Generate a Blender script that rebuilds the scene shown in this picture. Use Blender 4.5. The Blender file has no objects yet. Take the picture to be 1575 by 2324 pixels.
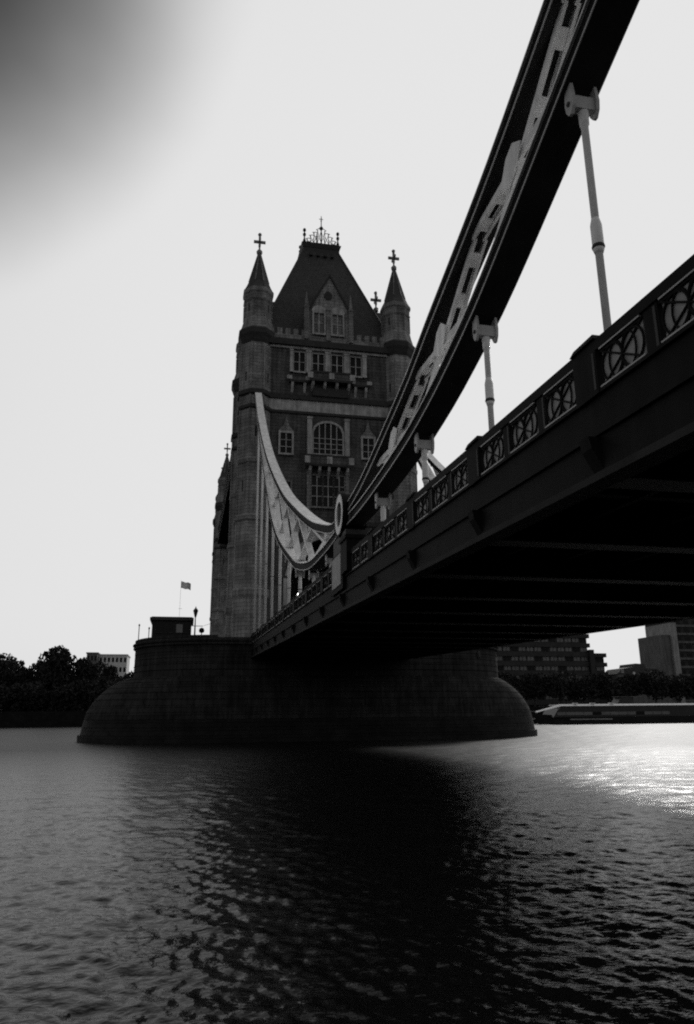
import bpy, math, random
import numpy as np
from mathutils import Vector, Matrix
R = math.radians
SC = bpy.context.scene
COL = SC.collection

# ------------------------------------------------------------------ camera
# world: X to the right across the bridge, Y along the bridge, Z up, river surface z = 0
CAM_H = 3.0
YAW, PITCH, ROLL = R(12.12), R(15.34), R(0.5)
cam_d = bpy.data.cameras.new('camera')
cam = bpy.data.objects.new('camera', cam_d)
COL.objects.link(cam)
F = Vector((math.sin(YAW) * math.cos(PITCH), math.cos(YAW) * math.cos(PITCH), math.sin(PITCH)))
Rt = Vector((math.cos(YAW), -math.sin(YAW), 0))
Up = Rt.cross(F)
R2 = Rt * math.cos(ROLL) - Up * math.sin(ROLL)
U2 = Up * math.cos(ROLL) + Rt * math.sin(ROLL)
m = Matrix((R2, U2, -F)).transposed().to_4x4()
m.translation = (0, 0, CAM_H)
cam.matrix_world = m
cam_d.sensor_fit = 'HORIZONTAL'
cam_d.sensor_width = 36
cam_d.lens = 36 * 1662 / 1575
cam_d.clip_end = 5000
cam_d.clip_start = 0.05
SC.camera = cam

# ------------------------------------------------------------------ light
SUN_EL, SUN_AZ = 27, 35          # azimuth from +Y towards +X: ahead, hidden from the camera by the deck and chain
world = bpy.data.worlds.new('World')
SC.world = world
world.use_nodes = True
nt = world.node_tree
nt.nodes.clear()
sky = nt.nodes.new('ShaderNodeTexSky')
sky.sky_type = 'NISHITA'
sky.sun_disc = False
sky.sun_elevation = R(SUN_EL)
sky.sun_rotation = R(SUN_AZ)
sky.air_density = 0.2
sky.dust_density = 6.0
sky.ozone_density = 1.0
bw = nt.nodes.new('ShaderNodeRGBToBW')        # black and white film
bg = nt.nodes.new('ShaderNodeBackground')
bg.inputs['Strength'].default_value = 0.10
wo = nt.nodes.new('ShaderNodeOutputWorld')
nt.links.new(sky.outputs[0], bw.inputs[0])
# the film's response curve: dark skies sink, bright skies roll off to white, the same in every direction
def wmath(op, a, c):
    q = nt.nodes.new('ShaderNodeMath'); q.operation = op
    for i, k in enumerate((a, c)):
        if isinstance(k, (int, float)): q.inputs[i].default_value = k
        else: nt.links.new(k, q.inputs[i])
    return q.outputs[0]
SKY_K, SKY_MAX = 0.76, 7.9
p3 = wmath('POWER', wmath('MULTIPLY', bw.outputs[0], 1.0 / SKY_K), 2.0)
# soft dark patch painted into the upper left sky for the lens falloff
tcw = nt.nodes.new('ShaderNodeTexCoord')
dotn = nt.nodes.new('ShaderNodeVectorMath'); dotn.operation = 'DOT_PRODUCT'
ca, ce = R(-36), R(50)
dotn.inputs[1].default_value = (math.sin(ca) * math.cos(ce), math.cos(ca) * math.cos(ce), math.sin(ce))
nt.links.new(tcw.outputs['Generated'], dotn.inputs[0])
cn = nt.nodes.new('ShaderNodeTexNoise'); cn.inputs['Scale'].default_value = 2.2; cn.inputs['Detail'].default_value = 4
nt.links.new(tcw.outputs['Generated'], cn.inputs['Vector'])
cmr = nt.nodes.new('ShaderNodeMapRange'); cmr.interpolation_type = 'SMOOTHSTEP'
cmr.inputs['From Min'].default_value = 0.90; cmr.inputs['From Max'].default_value = 0.995
cmr.inputs['To Min'].default_value = 1.0; cmr.inputs['To Max'].default_value = 0.05
nt.links.new(wmath('ADD', dotn.outputs['Value'], wmath('MULTIPLY', wmath('SUBTRACT', cn.outputs['Fac'], 0.5), 0.04)), cmr.inputs['Value'])
nt.links.new(wmath('MULTIPLY', wmath('MULTIPLY', wmath('DIVIDE', p3, wmath('ADD', p3, 1.0)), SKY_MAX), cmr.outputs[0]), bg.inputs[0])
nt.links.new(bg.outputs[0], wo.inputs[0])

sl = bpy.data.lights.new('sun', 'SUN')
sl.energy = 1.4
sl.angle = R(10)     # thin overcast: a veiled, soft sun
sl.color = (1, 0.985, 0.96)
sun = bpy.data.objects.new('sun', sl)
COL.objects.link(sun)
sd = Vector((math.sin(R(SUN_AZ)) * math.cos(R(SUN_EL)), math.cos(R(SUN_AZ)) * math.cos(R(SUN_EL)), math.sin(R(SUN_EL))))
sun.rotation_euler = sd.to_track_quat('Z', 'Y').to_euler()
sun.location = (60, -20, 80)

vs = SC.view_settings
SC.display_settings.display_device = 'sRGB'
vs.view_transform = 'Standard'
vs.look = 'None'
vs.exposure = 0.0
vs.gamma = 1.0
vs.use_curve_mapping = False
SC.render.film_transparent = False
SC.cycles.use_denoising = False
SC.cycles.max_bounces = 6
SC.cycles.filter_width = 2.0

# ------------------------------------------------------------------ helpers
class MB:
    """collects geometry for ONE mesh object"""
    def __init__(s):
        s.v = []; s.f = []
    def add(s, vs_, fs):
        o = len(s.v)
        s.v += [tuple(p) for p in vs_]
        s.f += [tuple(i + o for i in f) for f in fs]
        return s
    def hexa(s, p):   # 8 points: bottom 4 (ccw from above) then top 4
        return s.add(p, [(3, 2, 1, 0), (4, 5, 6, 7), (0, 1, 5, 4), (1, 2, 6, 5), (2, 3, 7, 6), (3, 0, 4, 7)])
    def box(s, x0, x1, y0, y1, z0, z1):
        return s.hexa([(x0, y0, z0), (x1, y0, z0), (x1, y1, z0), (x0, y1, z0),
                       (x0, y0, z1), (x1, y0, z1), (x1, y1, z1), (x0, y1, z1)])
    def fbox(s, fr, u0, u1, d0, d1, z0, z1):
        q = [(u0, d1), (u1, d1), (u1, d0), (u0, d0)]
        return s.hexa([fr(u, d, z0) for u, d in q] + [fr(u, d, z1) for u, d in q])
    def bar(s, a, b, w, h, up=(0, 0, 1)):
        a = Vector(a); b = Vector(b); t = (b - a).normalized()
        up = Vector(up)
        sx = t.cross(up)
        if sx.length < 1e-4: sx = t.cross(Vector((1, 0, 0)))
        sx.normalize(); sy = sx.cross(t)
        sx *= w / 2; sy *= h / 2
        c = [-sx - sy, sx - sy, sx + sy, -sx + sy]
        return s.add([a + k for k in c] + [b + k for k in c],
                     [(3, 2, 1, 0), (4, 5, 6, 7), (0, 1, 5, 4), (1, 2, 6, 5), (2, 3, 7, 6), (3, 0, 4, 7)])
    def tube(s, pts, r, n=8, closed=False, caps=True):
        pts = [Vector(p) for p in pts]
        rs = r if isinstance(r, (list, tuple)) else [r] * len(pts)
        L = len(pts); vs_ = []; fs = []
        pu = None
        for i, p in enumerate(pts):
            if closed: t = pts[(i + 1) % L] - pts[i - 1]
            else: t = pts[min(i + 1, L - 1)] - pts[max(i - 1, 0)]
            t.normalize()
            ref = Vector((0, 0, 1)) if abs(t.z) < 0.9 else Vector((1, 0, 0))
            a = t.cross(ref).normalized() if pu is None else (pu - t * pu.dot(t)).normalized()
            pu = a
            b = t.cross(a)
            for k in range(n):
                th = 2 * math.pi * k / n
                vs_.append(p + (a * math.cos(th) + b * math.sin(th)) * rs[i])
        for i in range(L if closed else L - 1):
            j = (i + 1) % L
            for k in range(n):
                l = (k + 1) % n
                fs.append((i * n + k, i * n + l, j * n + l, j * n + k))
        if caps and not closed:
            fs.append(tuple(range(n))[::-1])
            fs.append(tuple((L - 1) * n + k for k in range(n)))
        return s.add(vs_, fs)
    def lathe(s, c, prof, n=16, a0=0.0, cap=True):
        vs_ = []; fs = []
        for r, z in prof:
            for k in range(n):
                th = a0 + 2 * math.pi * k / n
                vs_.append((c[0] + r * math.cos(th), c[1] + r * math.sin(th), c[2] + z))
        for i in range(len(prof) - 1):
            for k in range(n):
                l = (k + 1) % n
                fs.append((i * n + k, i * n + l, (i + 1) * n + l, (i + 1) * n + k))
        if cap:
            fs.append(tuple(range(n))[::-1])
            fs.append(tuple((len(prof) - 1) * n + k for k in range(n)))
        return s.add(vs_, fs)
    def prism(s, poly, f0, f1):
        """poly: list of 2D points; f0,f1 map (a,b)->3D for the two end faces"""
        n = len(poly)
        vs_ = [f0(*p) for p in poly] + [f1(*p) for p in poly]
        fs = [tuple(range(n))[::-1], tuple(range(n, 2 * n))]
        fs += [(i, (i + 1) % n, n + (i + 1) % n, n + i) for i in range(n)]
        return s.add(vs_, fs)
    def build(s, name, mat, parent=None, smooth=False, kind=None):
        o = Vector((0, 0, 0))
        q = parent
        while q is not None:
            o += q.location; q = q.parent
        me = bpy.data.meshes.new(name)
        me.from_pydata([(x - o.x, y - o.y, z - o.z) for x, y, z in s.v], [], s.f)
        me.materials.append(mat)
        me.validate()
        bm_fix(me)
        if smooth:
            for p in me.polygons: p.use_smooth = True
        ob = bpy.data.objects.new(name, me)
        COL.objects.link(ob)
        if parent is not None: ob.parent = parent
        if kind: ob['kind'] = kind
        return ob

import bmesh
def bm_fix(me):
    bm = bmesh.new(); bm.from_mesh(me)
    bmesh.ops.recalc_face_normals(bm, faces=bm.faces)
    bm.to_mesh(me); bm.free()

def thing(name, loc, label, cat, group=None):
    o = bpy.data.objects.new(name, None)
    o.empty_display_size = 0.5
    o.location = loc
    COL.objects.link(o)
    tag(o, label, cat, group)
    return o
def tag(o, label, cat, group=None):
    o['label'] = label; o['category'] = cat
    if group: o['group'] = group
    return o
def struct(o, label=None):
    o['kind'] = 'structure'
    if label: o['label'] = label
    return o
def copy_tree(o, parent=None):
    c = o.copy(); COL.objects.link(c)
    if parent is not None: c.parent = parent
    for ch in list(o.children): copy_tree(ch, c)
    return c
def inst(src, name, loc, parent):
    c = bpy.data.objects.new(name, src.data); c.location = loc; c.parent = parent
    COL.objects.link(c)
    return c

def spline(pts, step=1.0):
    """smooth monotone-ish curve z(y) through points (Catmull-Rom), resampled"""
    P = np.array(pts, float)
    out = []
    for i in range(len(P) - 1):
        p0 = P[max(i - 1, 0)]; p1 = P[i]; p2 = P[i + 1]; p3 = P[min(i + 2, len(P) - 1)]
        n = max(1, int(round((p2[0] - p1[0]) / step)))
        m1 = (p2[1] - p0[1]) / (p2[0] - p0[0]); m2 = (p3[1] - p1[1]) / (p3[0] - p1[0])
        h = p2[0] - p1[0]
        for k in range(n):
            t = k / n
            z = ((2*t**3 - 3*t**2 + 1) * p1[1] + (t**3 - 2*t**2 + t) * h * m1
                 + (-2*t**3 + 3*t**2) * p2[1] + (t**3 - t**2) * h * m2)
            out.append((p1[0] + t * h, z))
    out.append(tuple(P[-1]))
    return out

# ------------------------------------------------------------------ materials (greys: the place as this film sees it)
def mat(name, base, rough=0.7, var=0.25, scale=1.0, bump=0.0, brick=None, spec=0.3, streak=0.0, metal=0.0):
    mt = bpy.data.materials.new(name); mt.use_nodes = True
    n = mt.node_tree.nodes; l = mt.node_tree.links
    b = n['Principled BSDF']
    b.inputs['Roughness'].default_value = rough
    b.inputs['Specular IOR Level'].default_value = spec
    b.inputs['Metallic'].default_value = metal
    tc = n.new('ShaderNodeTexCoord')
    nz = n.new('ShaderNodeTexNoise'); nz.inputs['Scale'].default_value = scale
    nz.inputs['Detail'].default_value = 6; nz.inputs['Roughness'].default_value = 0.65
    l.new(tc.outputs['Object'], nz.inputs['Vector'])
    mr = n.new('ShaderNodeMapRange')
    mr.inputs['From Min'].default_value = 0.3; mr.inputs['From Max'].default_value = 0.7
    mr.inputs['To Min'].default_value = 1 - var; mr.inputs['To Max'].default_value = 1 + var
    l.new(nz.outputs['Fac'], mr.inputs['Value'])
    val = mr.outputs[0]
    if streak:
        mp = n.new('ShaderNodeMapping'); mp.inputs['Scale'].default_value = (2.2, 2.2, 0.16)
        l.new(tc.outputs['Object'], mp.inputs['Vector'])
        n2 = n.new('ShaderNodeTexNoise'); n2.inputs['Scale'].default_value = 1.3; n2.inputs['Detail'].default_value = 5
        l.new(mp.outputs[0], n2.inputs['Vector'])
        m2 = n.new('ShaderNodeMapRange'); m2.inputs['From Min'].default_value = 0.35; m2.inputs['From Max'].default_value = 0.65
        m2.inputs['To Min'].default_value = 1 - streak; m2.inputs['To Max'].default_value = 1 + streak * 0.5
        l.new(n2.outputs['Fac'], m2.inputs['Value'])
        mu = n.new('ShaderNodeMath'); mu.operation = 'MULTIPLY'
        l.new(val, mu.inputs[0]); l.new(m2.outputs[0], mu.inputs[1]); val = mu.outputs[0]
    hgt = nz.outputs['Fac']
    if brick:
        bw_, bh_ = brick
        cx = n.new('ShaderNodeSeparateXYZ'); l.new(tc.outputs['Object'], cx.inputs[0])
        ad = n.new('ShaderNodeMath'); ad.operation = 'ADD'
        l.new(cx.outputs['X'], ad.inputs[0]); l.new(cx.outputs['Y'], ad.inputs[1])
        cb = n.new('ShaderNodeCombineXYZ'); l.new(ad.outputs[0], cb.inputs['X']); l.new(cx.outputs['Z'], cb.inputs['Y'])
        br = n.new('ShaderNodeTexBrick')
        br.inputs['Scale'].default_value = 1.0
        br.inputs['Brick Width'].default_value = bw_; br.inputs['Row Height'].default_value = bh_
        br.inputs['Mortar Size'].default_value = 0.03; br.inputs['Mortar Smooth'].default_value = 0.3
        br.inputs['Color1'].default_value = (0.84, 0.84, 0.84, 1); br.inputs['Color2'].default_value = (1.14, 1.14, 1.14, 1)
        br.inputs['Mortar'].default_value = (0.72, 0.72, 0.72, 1)
        l.new(cb.outputs[0], br.inputs['Vector'])
        bwn = n.new('ShaderNodeRGBToBW'); l.new(br.outputs['Color'], bwn.inputs[0])
        mu = n.new('ShaderNodeMath'); mu.operation = 'MULTIPLY'
        l.new(val, mu.inputs[0]); l.new(bwn.outputs[0], mu.inputs[1]); val = mu.outputs[0]
        sb = n.new('ShaderNodeMath'); sb.operation = 'SUBTRACT'
        l.new(nz.outputs['Fac'], sb.inputs[0]); l.new(br.outputs['Fac'], sb.inputs[1]); hgt = sb.outputs[0]
    mm = n.new('ShaderNodeMath'); mm.operation = 'MULTIPLY'; mm.inputs[1].default_value = base
    l.new(val, mm.inputs[0])
    l.new(mm.outputs[0], b.inputs['Base Color'])
    if bump:
        bp = n.new('ShaderNodeBump'); bp.inputs['Strength'].default_value = 1.0
        bp.inputs['Distance'].default_value = bump
        l.new(hgt, bp.inputs['Height']); l.new(bp.outputs[0], b.inputs['Normal'])
    return mt

M = {}
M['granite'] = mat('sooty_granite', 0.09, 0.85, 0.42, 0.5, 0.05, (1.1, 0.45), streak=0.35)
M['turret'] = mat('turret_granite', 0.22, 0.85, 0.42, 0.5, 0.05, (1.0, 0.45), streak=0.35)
M['dressed'] = mat('pale_dressed_stone', 0.36, 0.8, 0.3, 1.2, 0.03, streak=0.3)
M['moulding'] = mat('weathered_moulding', 0.035, 0.85, 0.3, 1.5, 0.03)
M['slate'] = mat('roof_slate', 0.045, 0.7, 0.25, 1.5, 0.03, (0.6, 0.4))
M['lead'] = mat('roof_lead', 0.03, 0.6, 0.2, 2)
M['iron'] = mat('dark_ironwork', 0.04, 0.6, 0.2, 3)
M['gilt'] = mat('weathered_gilding', 0.22, 0.5, 0.2, 3)
M['glass'] = mat('dark_window_glass', 0.008, 0.3, 0.2, 2, spec=0.12)
M['blue'] = mat('dark_blue_paint', 0.009, 0.75, 0.3, 1.2, 0.004, streak=0.3, spec=0.08)
M['white'] = mat('white_paint', 0.80, 0.5, 0.14, 1.6, 0.004, streak=0.2)
M['trim'] = mat('pale_trim_and_lit_edge', 0.42, 0.5, 0.18, 2.0)  # trim paint, also the painted lit edges of the parapet panels
M['panel'] = mat('pale_panel_paint', 0.26, 0.6, 0.3, 3.0, streak=0.2)
M['under'] = mat('shaded_dark_steel', 0.025, 0.8, 0.4, 0.9, 0.01, spec=0.1)  # dark steel; on chord undersides the shade is put into the colour
M['flange'] = mat('worn_girder_flange', 0.035, 0.7, 0.4, 1.5)
M['asphalt'] = mat('asphalt', 0.05, 0.9, 0.2, 4)
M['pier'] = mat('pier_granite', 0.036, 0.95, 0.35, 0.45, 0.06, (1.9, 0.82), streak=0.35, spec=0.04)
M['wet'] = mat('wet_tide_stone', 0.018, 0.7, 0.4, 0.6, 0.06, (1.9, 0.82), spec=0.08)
M['cabin'] = mat('cabin_paint', 0.012, 0.7, 0.2, 1.5)
M['black'] = mat('black_paint', 0.02, 0.6, 0.2, 3)
M['leaf'] = mat('leaves', 0.03, 0.9, 0.4, 0.4, spec=0.05)
M['bark'] = mat('bark', 0.04, 0.9, 0.3, 2)
M['conc'] = mat('grey_concrete', 0.11, 0.85, 0.25, 0.3, streak=0.35)
M['conc2'] = mat('pale_concrete', 0.26, 0.85, 0.2, 0.3, streak=0.3)
M['dkbrick'] = mat('dark_brickwork', 0.035, 0.9, 0.25, 0.4)
M['offglass'] = mat('office_glass', 0.11, 0.3, 0.4, 0.15, spec=0.5)
M['render'] = mat('pale_render', 0.55, 0.9, 0.1, 0.4)
M['ground'] = mat('bank_ground', 0.04, 0.95, 0.3, 0.2)
M['quay'] = mat('quay_stone', 0.014, 0.9, 0.3, 0.5, 0.04, (1.5, 0.6), spec=0.04)
M['hull'] = mat('dark_hull_paint', 0.02, 0.4, 0.2, 0.5)
M['boatwin'] = mat('boat_window_glass', 0.14, 0.2, 0.3, 0.5, spec=0.5)
M['flag'] = mat('pale_flag_cloth', 0.75, 0.9, 0.3, 2.0)
M['person'] = mat('dark_clothing', 0.04, 0.9, 0.2, 4)
ml = bpy.data.materials.new('lamp_glow'); ml.use_nodes = True
ml.node_tree.nodes['Principled BSDF'].inputs['Emission Color'].default_value = (1, 1, 0.97, 1)
ml.node_tree.nodes['Principled BSDF'].inputs['Emission Strength'].default_value = 4
M['glow'] = ml

# water
mw = bpy.data.materials.new('river_water'); mw.use_nodes = True
n = mw.node_tree.nodes; l = mw.node_tree.links
b = n['Principled BSDF']
b.inputs['Base Color'].default_value = (0.010, 0.010, 0.010, 1)
geo = n.new('ShaderNodeVectorMath'); geo.operation = 'LENGTH'
tc0 = n.new('ShaderNodeTexCoord'); l.new(tc0.outputs['Object'], geo.inputs[0])
rmr = n.new('ShaderNodeMapRange')      # far ripples are too fine to mesh: they become roughness
rmr.inputs['From Min'].default_value = 12; rmr.inputs['From Max'].default_value = 75
rmr.inputs['To Min'].default_value = 0.10; rmr.inputs['To Max'].default_value = 0.46
l.new(geo.outputs['Value'], rmr.inputs['Value']); l.new(rmr.outputs[0], b.inputs['Roughness'])
b.inputs['IOR'].default_value = 1.33
b.inputs['Specular IOR Level'].default_value = 0.13     # reflection weakened to darken the foreground water
tc = n.new('ShaderNodeTexCoord')
def wn(scale, sx, sy, rot, detail):
    mp = n.new('ShaderNodeMapping'); mp.inputs['Scale'].default_value = (sx, sy, 1); mp.inputs['Rotation'].default_value = (0, 0, R(rot))
    l.new(tc.outputs['Object'], mp.inputs['Vector'])
    q = n.new('ShaderNodeTexNoise'); q.inputs['Scale'].default_value = scale; q.inputs['Detail'].default_value = detail
    q.inputs['Roughness'].default_value = 0.55
    q.inputs['Distortion'].default_value = 0.4
    l.new(mp.outputs[0], q.inputs['Vector'])
    return q.outputs['Fac']
def mul(a, k):
    q = n.new('ShaderNodeMath'); q.operation = 'MULTIPLY'; q.inputs[1].default_value = k; l.new(a, q.inputs[0]); return q.outputs[0]
def addn(a, c):
    q = n.new('ShaderNodeMath'); q.operation = 'ADD'; l.new(a, q.inputs[0]); l.new(c, q.inputs[1]); return q.outputs[0]
hh = addn(mul(wn(2.2, 0.6, 1.4, -9, 3), 0.014), mul(wn(9.0, 0.8, 1.3, 5, 3), 0.012))
bp = n.new('ShaderNodeBump'); bp.inputs['Strength'].default_value = 1.0; bp.inputs['Distance'].default_value = 1.0
l.new(hh, bp.inputs['Height']); l.new(bp.outputs[0], b.inputs['Normal'])
M['water'] = mw

# ------------------------------------------------------------------ setting: river, banks
# the river: a wide flat sheet, and over it the wind waves as real relief, finer near the quay
def river():
    g = np.random.default_rng(3)
    dr, da = 0.0058, 0.0027
    rows = int(math.log(235 / 3.0) / dr); colsn = int(R(118) / da)
    rad = 3.0 * np.exp(np.arange(rows) * dr)
    ang = R(-52) + np.arange(colsn) * da
    rr, aa = np.meshgrid(rad, ang, indexing='ij')
    x = rr * np.sin(aa); y = rr * np.cos(aa)
    z = np.zeros_like(x)
    sp = rr * da * 2.6
    lam = np.exp(np.linspace(math.log(.13), math.log(3.6), 72)) * g.uniform(.93, 1.07, 72)
    for l_ in lam:
        th = R(75) + g.normal() * .75
        k = 2 * math.pi / l_
        slope = .040 if l_ < .55 else (.030 if l_ < 1.0 else .013)
        amp = slope / k
        fade = np.clip((l_ - sp) / sp, 0, 1)
        wx, wy = math.cos(th), math.sin(th)
        ph = k * (x * wx + y * wy) + g.uniform(0, 6.28) + 1.3 * np.sin((x * wy - y * wx) * k * .21 + g.uniform(0, 6.28))
        patch = .65 + .55 * np.sin(x * .11 * g.uniform(.6, 1.4) + y * .07 + g.uniform(0, 6.28)) * np.sin(y * .09 * g.uniform(.6, 1.4) - x * .04 + g.uniform(0, 6.28))
        z += amp * fade * patch * (np.sin(ph) + .25 * np.sin(2 * ph + .8))
    edge = np.clip((235 - rr) / 40, 0, 1)
    z = z * edge - .3 * (1 - edge)
    co = np.stack([x, y, z], -1).reshape(-1, 3)
    nv = len(co)
    i = np.arange((rows - 1) * colsn).reshape(rows - 1, colsn)[:, :-1].ravel()
    q = np.stack([i, i + colsn, i + colsn + 1, i + 1], -1)
    co = np.concatenate([co, np.array([(-2500, -200, -.3), (2500, -200, -.3), (2500, 900, -.3), (-2500, 900, -.3)])])
    q = np.concatenate([q, np.array([[nv, nv + 1, nv + 2, nv + 3]])])
    me = bpy.data.meshes.new('river_water')
    me.vertices.add(len(co)); me.vertices.foreach_set('co', co.astype(np.float32).ravel())
    me.loops.add(q.size); me.loops.foreach_set('vertex_index', q.astype(np.int32).ravel())
    me.polygons.add(len(q)); me.polygons.foreach_set('loop_start', (np.arange(len(q)) * 4).astype(np.int32))
    me.polygons.foreach_set('use_smooth', np.ones(len(q), bool))
    me.update(calc_edges=True)
    if me.polygons[0].normal.z < 0: me.flip_normals()
    me.materials.append(M['water'])
    o = bpy.data.objects.new('river_water', me); COL.objects.link(o)
    return o
struct(river(), 'dark rippled river water under the bridge')
bank = [(-2500, 262), (-60, 243), (-12, 240), (40, 222), (100, 200), (2500, 150), (2500, 2500), (-2500, 2500)]
struct(MB().prism(bank, lambda x, y: (x, y, -3), lambda x, y: (x, y, 3.2)).build('far_bank', M['ground']), 'far bank of the river')
q = [(-2500, 262), (-60, 243), (-12, 240), (40, 222), (100, 200), (2500, 150)]
ew = MB()
for (xa, ya), (xb, yb) in zip(q[:-1], q[1:]):
    ew.hexa([(xa, ya - 1.2, -3), (xb, yb - 1.2, -3), (xb, yb + .6, -3), (xa, ya + .6, -3),
             (xa, ya - 0.9, 4.2), (xb, yb - 0.9, 4.2), (xb, yb + .6, 4.2), (xa, ya + .6, 4.2)])
struct(ew.build('embankment', M['quay']), 'dark stone river wall along the far bank')
struct(MB().box(-400, 400, -300, 2.2, -4, 1.35).build('quay', M['quay']), 'stone quay the picture is taken from')

# ------------------------------------------------------------------ bridge deck
X0, X1 = 6.9, 25.3
def rail(y): return 9.10 + 0.0297 * y
YA, YB = -14.0, 84.9
def along(mb, x0, x1, dz0, dz1, ya=YA, yb=YB):
    return mb.hexa([(x0, ya, rail(ya) + dz0), (x1, ya, rail(ya) + dz0), (x1, yb, rail(yb) + dz0), (x0, yb, rail(yb) + dz0),
                    (x0, ya, rail(ya) + dz1), (x1, ya, rail(ya) + dz1), (x1, yb, rail(yb) + dz1), (x0, yb, rail(yb) + dz1)])
CX = (X0 + X1) / 2
deck = thing('bridge_deck', (CX, 35, rail(35) - 2.6), 'dark steel deck of the side span seen from below, running to the tower', 'bridge deck')
along(MB(), X0 + .3, X1 - .3, -1.62, -1.40).build('soffit_plate', M['under'], deck)
along(MB(), X0 + 3.6, X1 - 3.6, -1.398, -1.28).build('roadway', M['asphalt'], deck)
for a, c in ((X0 + .3, X0 + 3.6), (X1 - 3.6, X1 - .3)):
    along(MB(), a, c, -1.397, -1.14).build('footway', M['conc'], deck)
for a, c, sgn in ((X0 + .02, X0 + .30, -1), (X1 - .30, X1 - .02, 1)):
    fg = along(MB(), a, c, -2.42, -1.02).build('fascia_girder', M['blue'], deck)
    e0 = a - .10 if sgn < 0 else a - .08
    along(MB(), e0, e0 + .46, -2.56, -2.423).build('bottom_flange', M['under'], fg)
    along(MB(), (a - .07) if sgn < 0 else c + .002, a - .002 if sgn < 0 else c + .07, -1.75, -1.66).build('moulding', M['blue'], fg)
HY = [11.05 + 5.5 * k for k in range(-4, 14)]
for y in HY:
    if y > 84: continue
    g = MB().box(X0 + .32, X1 - .32, y - .09, y + .09, rail(y) - 2.50, rail(y) - 1.63).build('cross_girder', M['under'], deck)
    MB().box(X0 + .32, X1 - .32, y - .30, y + .30, rail(y) - 2.56, rail(y) - 2.503).build('girder_flange', M['flange'], g)
    y2 = y + 2.75
    if y2 < 84:
        MB().box(X0 + .32, X1 - .32, y2 - .12, y2 + .12, rail(y2) - 2.0, rail(y2) - 1.63).build('floor_beam', M['under'], deck)
for k in range(7):
    x = X0 + 2.6 + k * 2.2
    along(MB(), x - .07, x + .07, -2.05, -1.625).build('stringer', M['under'], deck)
# brackets under the near fascia
br = None
for y in HY:
    z = rail(y)
    mb = MB().prism([(0, -1.78), (-.24, -1.78), (-.20, -2.0), (0, -2.36)], lambda a, c: (X0 + .02 + a, y - .16, z + c), lambda a, c: (X0 + .02 + a, y + .16, z + c))
    mb.build('fascia_bracket', M['blue'], deck)

# ------------------------------------------------------------------ near parapet
par = thing('parapet', (X0, 35, rail(35) - 1.1), 'dark iron parapet with pale tracery panels along the near edge of the deck', 'parapet')
along(MB(), X0 - .05, X0 + .34, -.20, 0.0).build('cap_rail', M['blue'], par)
along(MB(), X0 + .00, X0 + .26, -.262, -.203).build('rail_moulding', M['blue'], par)
along(MB(), X0 - .05, X0 + .30, -1.02, -.95).build('plinth_rail', M['blue'], par)
def tracery(L, h):
    mb = MB()
    r_ = min(L / 4, h / 2) * 0.98
    for s in (-1, 1):
        c = s * L / 4
        pts = [(0, c + (L / 4) * 1.02 * math.cos(t), h / 2 * .97 * math.sin(t)) for t in np.linspace(0, 2 * math.pi, 21)[:-1]]
        mb.tube(pts, .024, 5, closed=True)
        pts = [(0, c * .62 + (L / 6) * math.cos(t), h / 2 * .97 * math.sin(t)) for t in np.linspace(0, 2 * math.pi, 17)[:-1]]
        mb.tube(pts, .018, 5, closed=True)
    mb.tube([(0, -L / 2, -h / 2), (0, 0, 0), (0, L / 2, h / 2)], .020, 5)
    mb.tube([(0, -L / 2, h / 2), (0, 0, 0), (0, L / 2, -h / 2)], .020, 5)
    for z in (-h / 2, h / 2):
        mb.tube([(0, -L / 2, z), (0, L / 2, z)], .022, 5)
    return mb
SL = 0.0297
def shear(mb, y, zc):
    mb.v = [(a, c + y, d + zc + (c) * SL) for a, c, d in mb.v]
    return mb
panel_src = None
def panel(y0, y1):
    global panel_src
    L, h = y1 - y0, .66
    yc = (y0 + y1) / 2; zc = rail(yc) - .60
    if panel_src is None:
        p = shear(MB().box(-.02, .02, -L / 2, L / 2, -h / 2, h / 2), yc, zc)
        p.v = [(a + X0 + .045, c, d) for a, c, d in p.v]
        panel_src = [p, None, None]
        ob = p.build('panel', M['panel'], par)
        t = shear(tracery(L, h), yc, zc); t.v = [(a + X0 + .004, c, d) for a, c, d in t.v]
        to = t.build('tracery', M['blue'], ob)
        e = MB().box(X0 - .042, X0 - .002, yc - L / 2, yc + L / 2, 0, 0.03)
        e.v = [(a, c, d + rail(c) - .235) for a, c, d in e.v]
        e2 = MB().box(X0 - .045, X0 + .02, yc - L / 2 - .05, yc + L / 2 + .05, 0, 0.03)
        e2.v = [(a, c, d + rail(c) - .947) for a, c, d in e2.v]
        e.build('edge_strip', M['trim'], ob); e2.build('edge_strip', M['trim'], ob)  # lit bevels of the panel, painted as pale strips
        panel_src = (ob, yc)
    else:
        src, ys = panel_src
        c = src.copy(); COL.objects.link(c); c.parent = par
        c.location = src.location + Vector((0, yc - ys, (yc - ys) * SL))
        for ch in src.children:
            d = ch.copy(); COL.objects.link(d); d.parent = c
def post(y, w, cap):
    z = rail(y)
    ext = .065 if cap else .015
    p = MB().box(X0 - ext, X0 + .30, y - w / 2, y + w / 2, z - 1.03, z - .203).build('post', M['blue'], par)
    MB().box(X0 - ext - .012, X0 - ext - .001, y - w / 2 + .05, y - w / 2 + .11, z - .95, z - .25).build('post_fillet', M['flange'], p)
    if cap:
        mb = MB().hexa([(X0 - .10, y - .42, z + .003), (X0 + .38, y - .42, z + .003), (X0 + .38, y + .42, z + .003), (X0 - .10, y + .42, z + .003),
                        (X0 - .05, y - .34, z + .12), (X0 + .32, y - .34, z + .12), (X0 + .32, y + .34, z + .12), (X0 - .05, y + .34, z + .12)])
        mb.build('cap', M['blue'], p)
PIN_Y = 34.0
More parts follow.
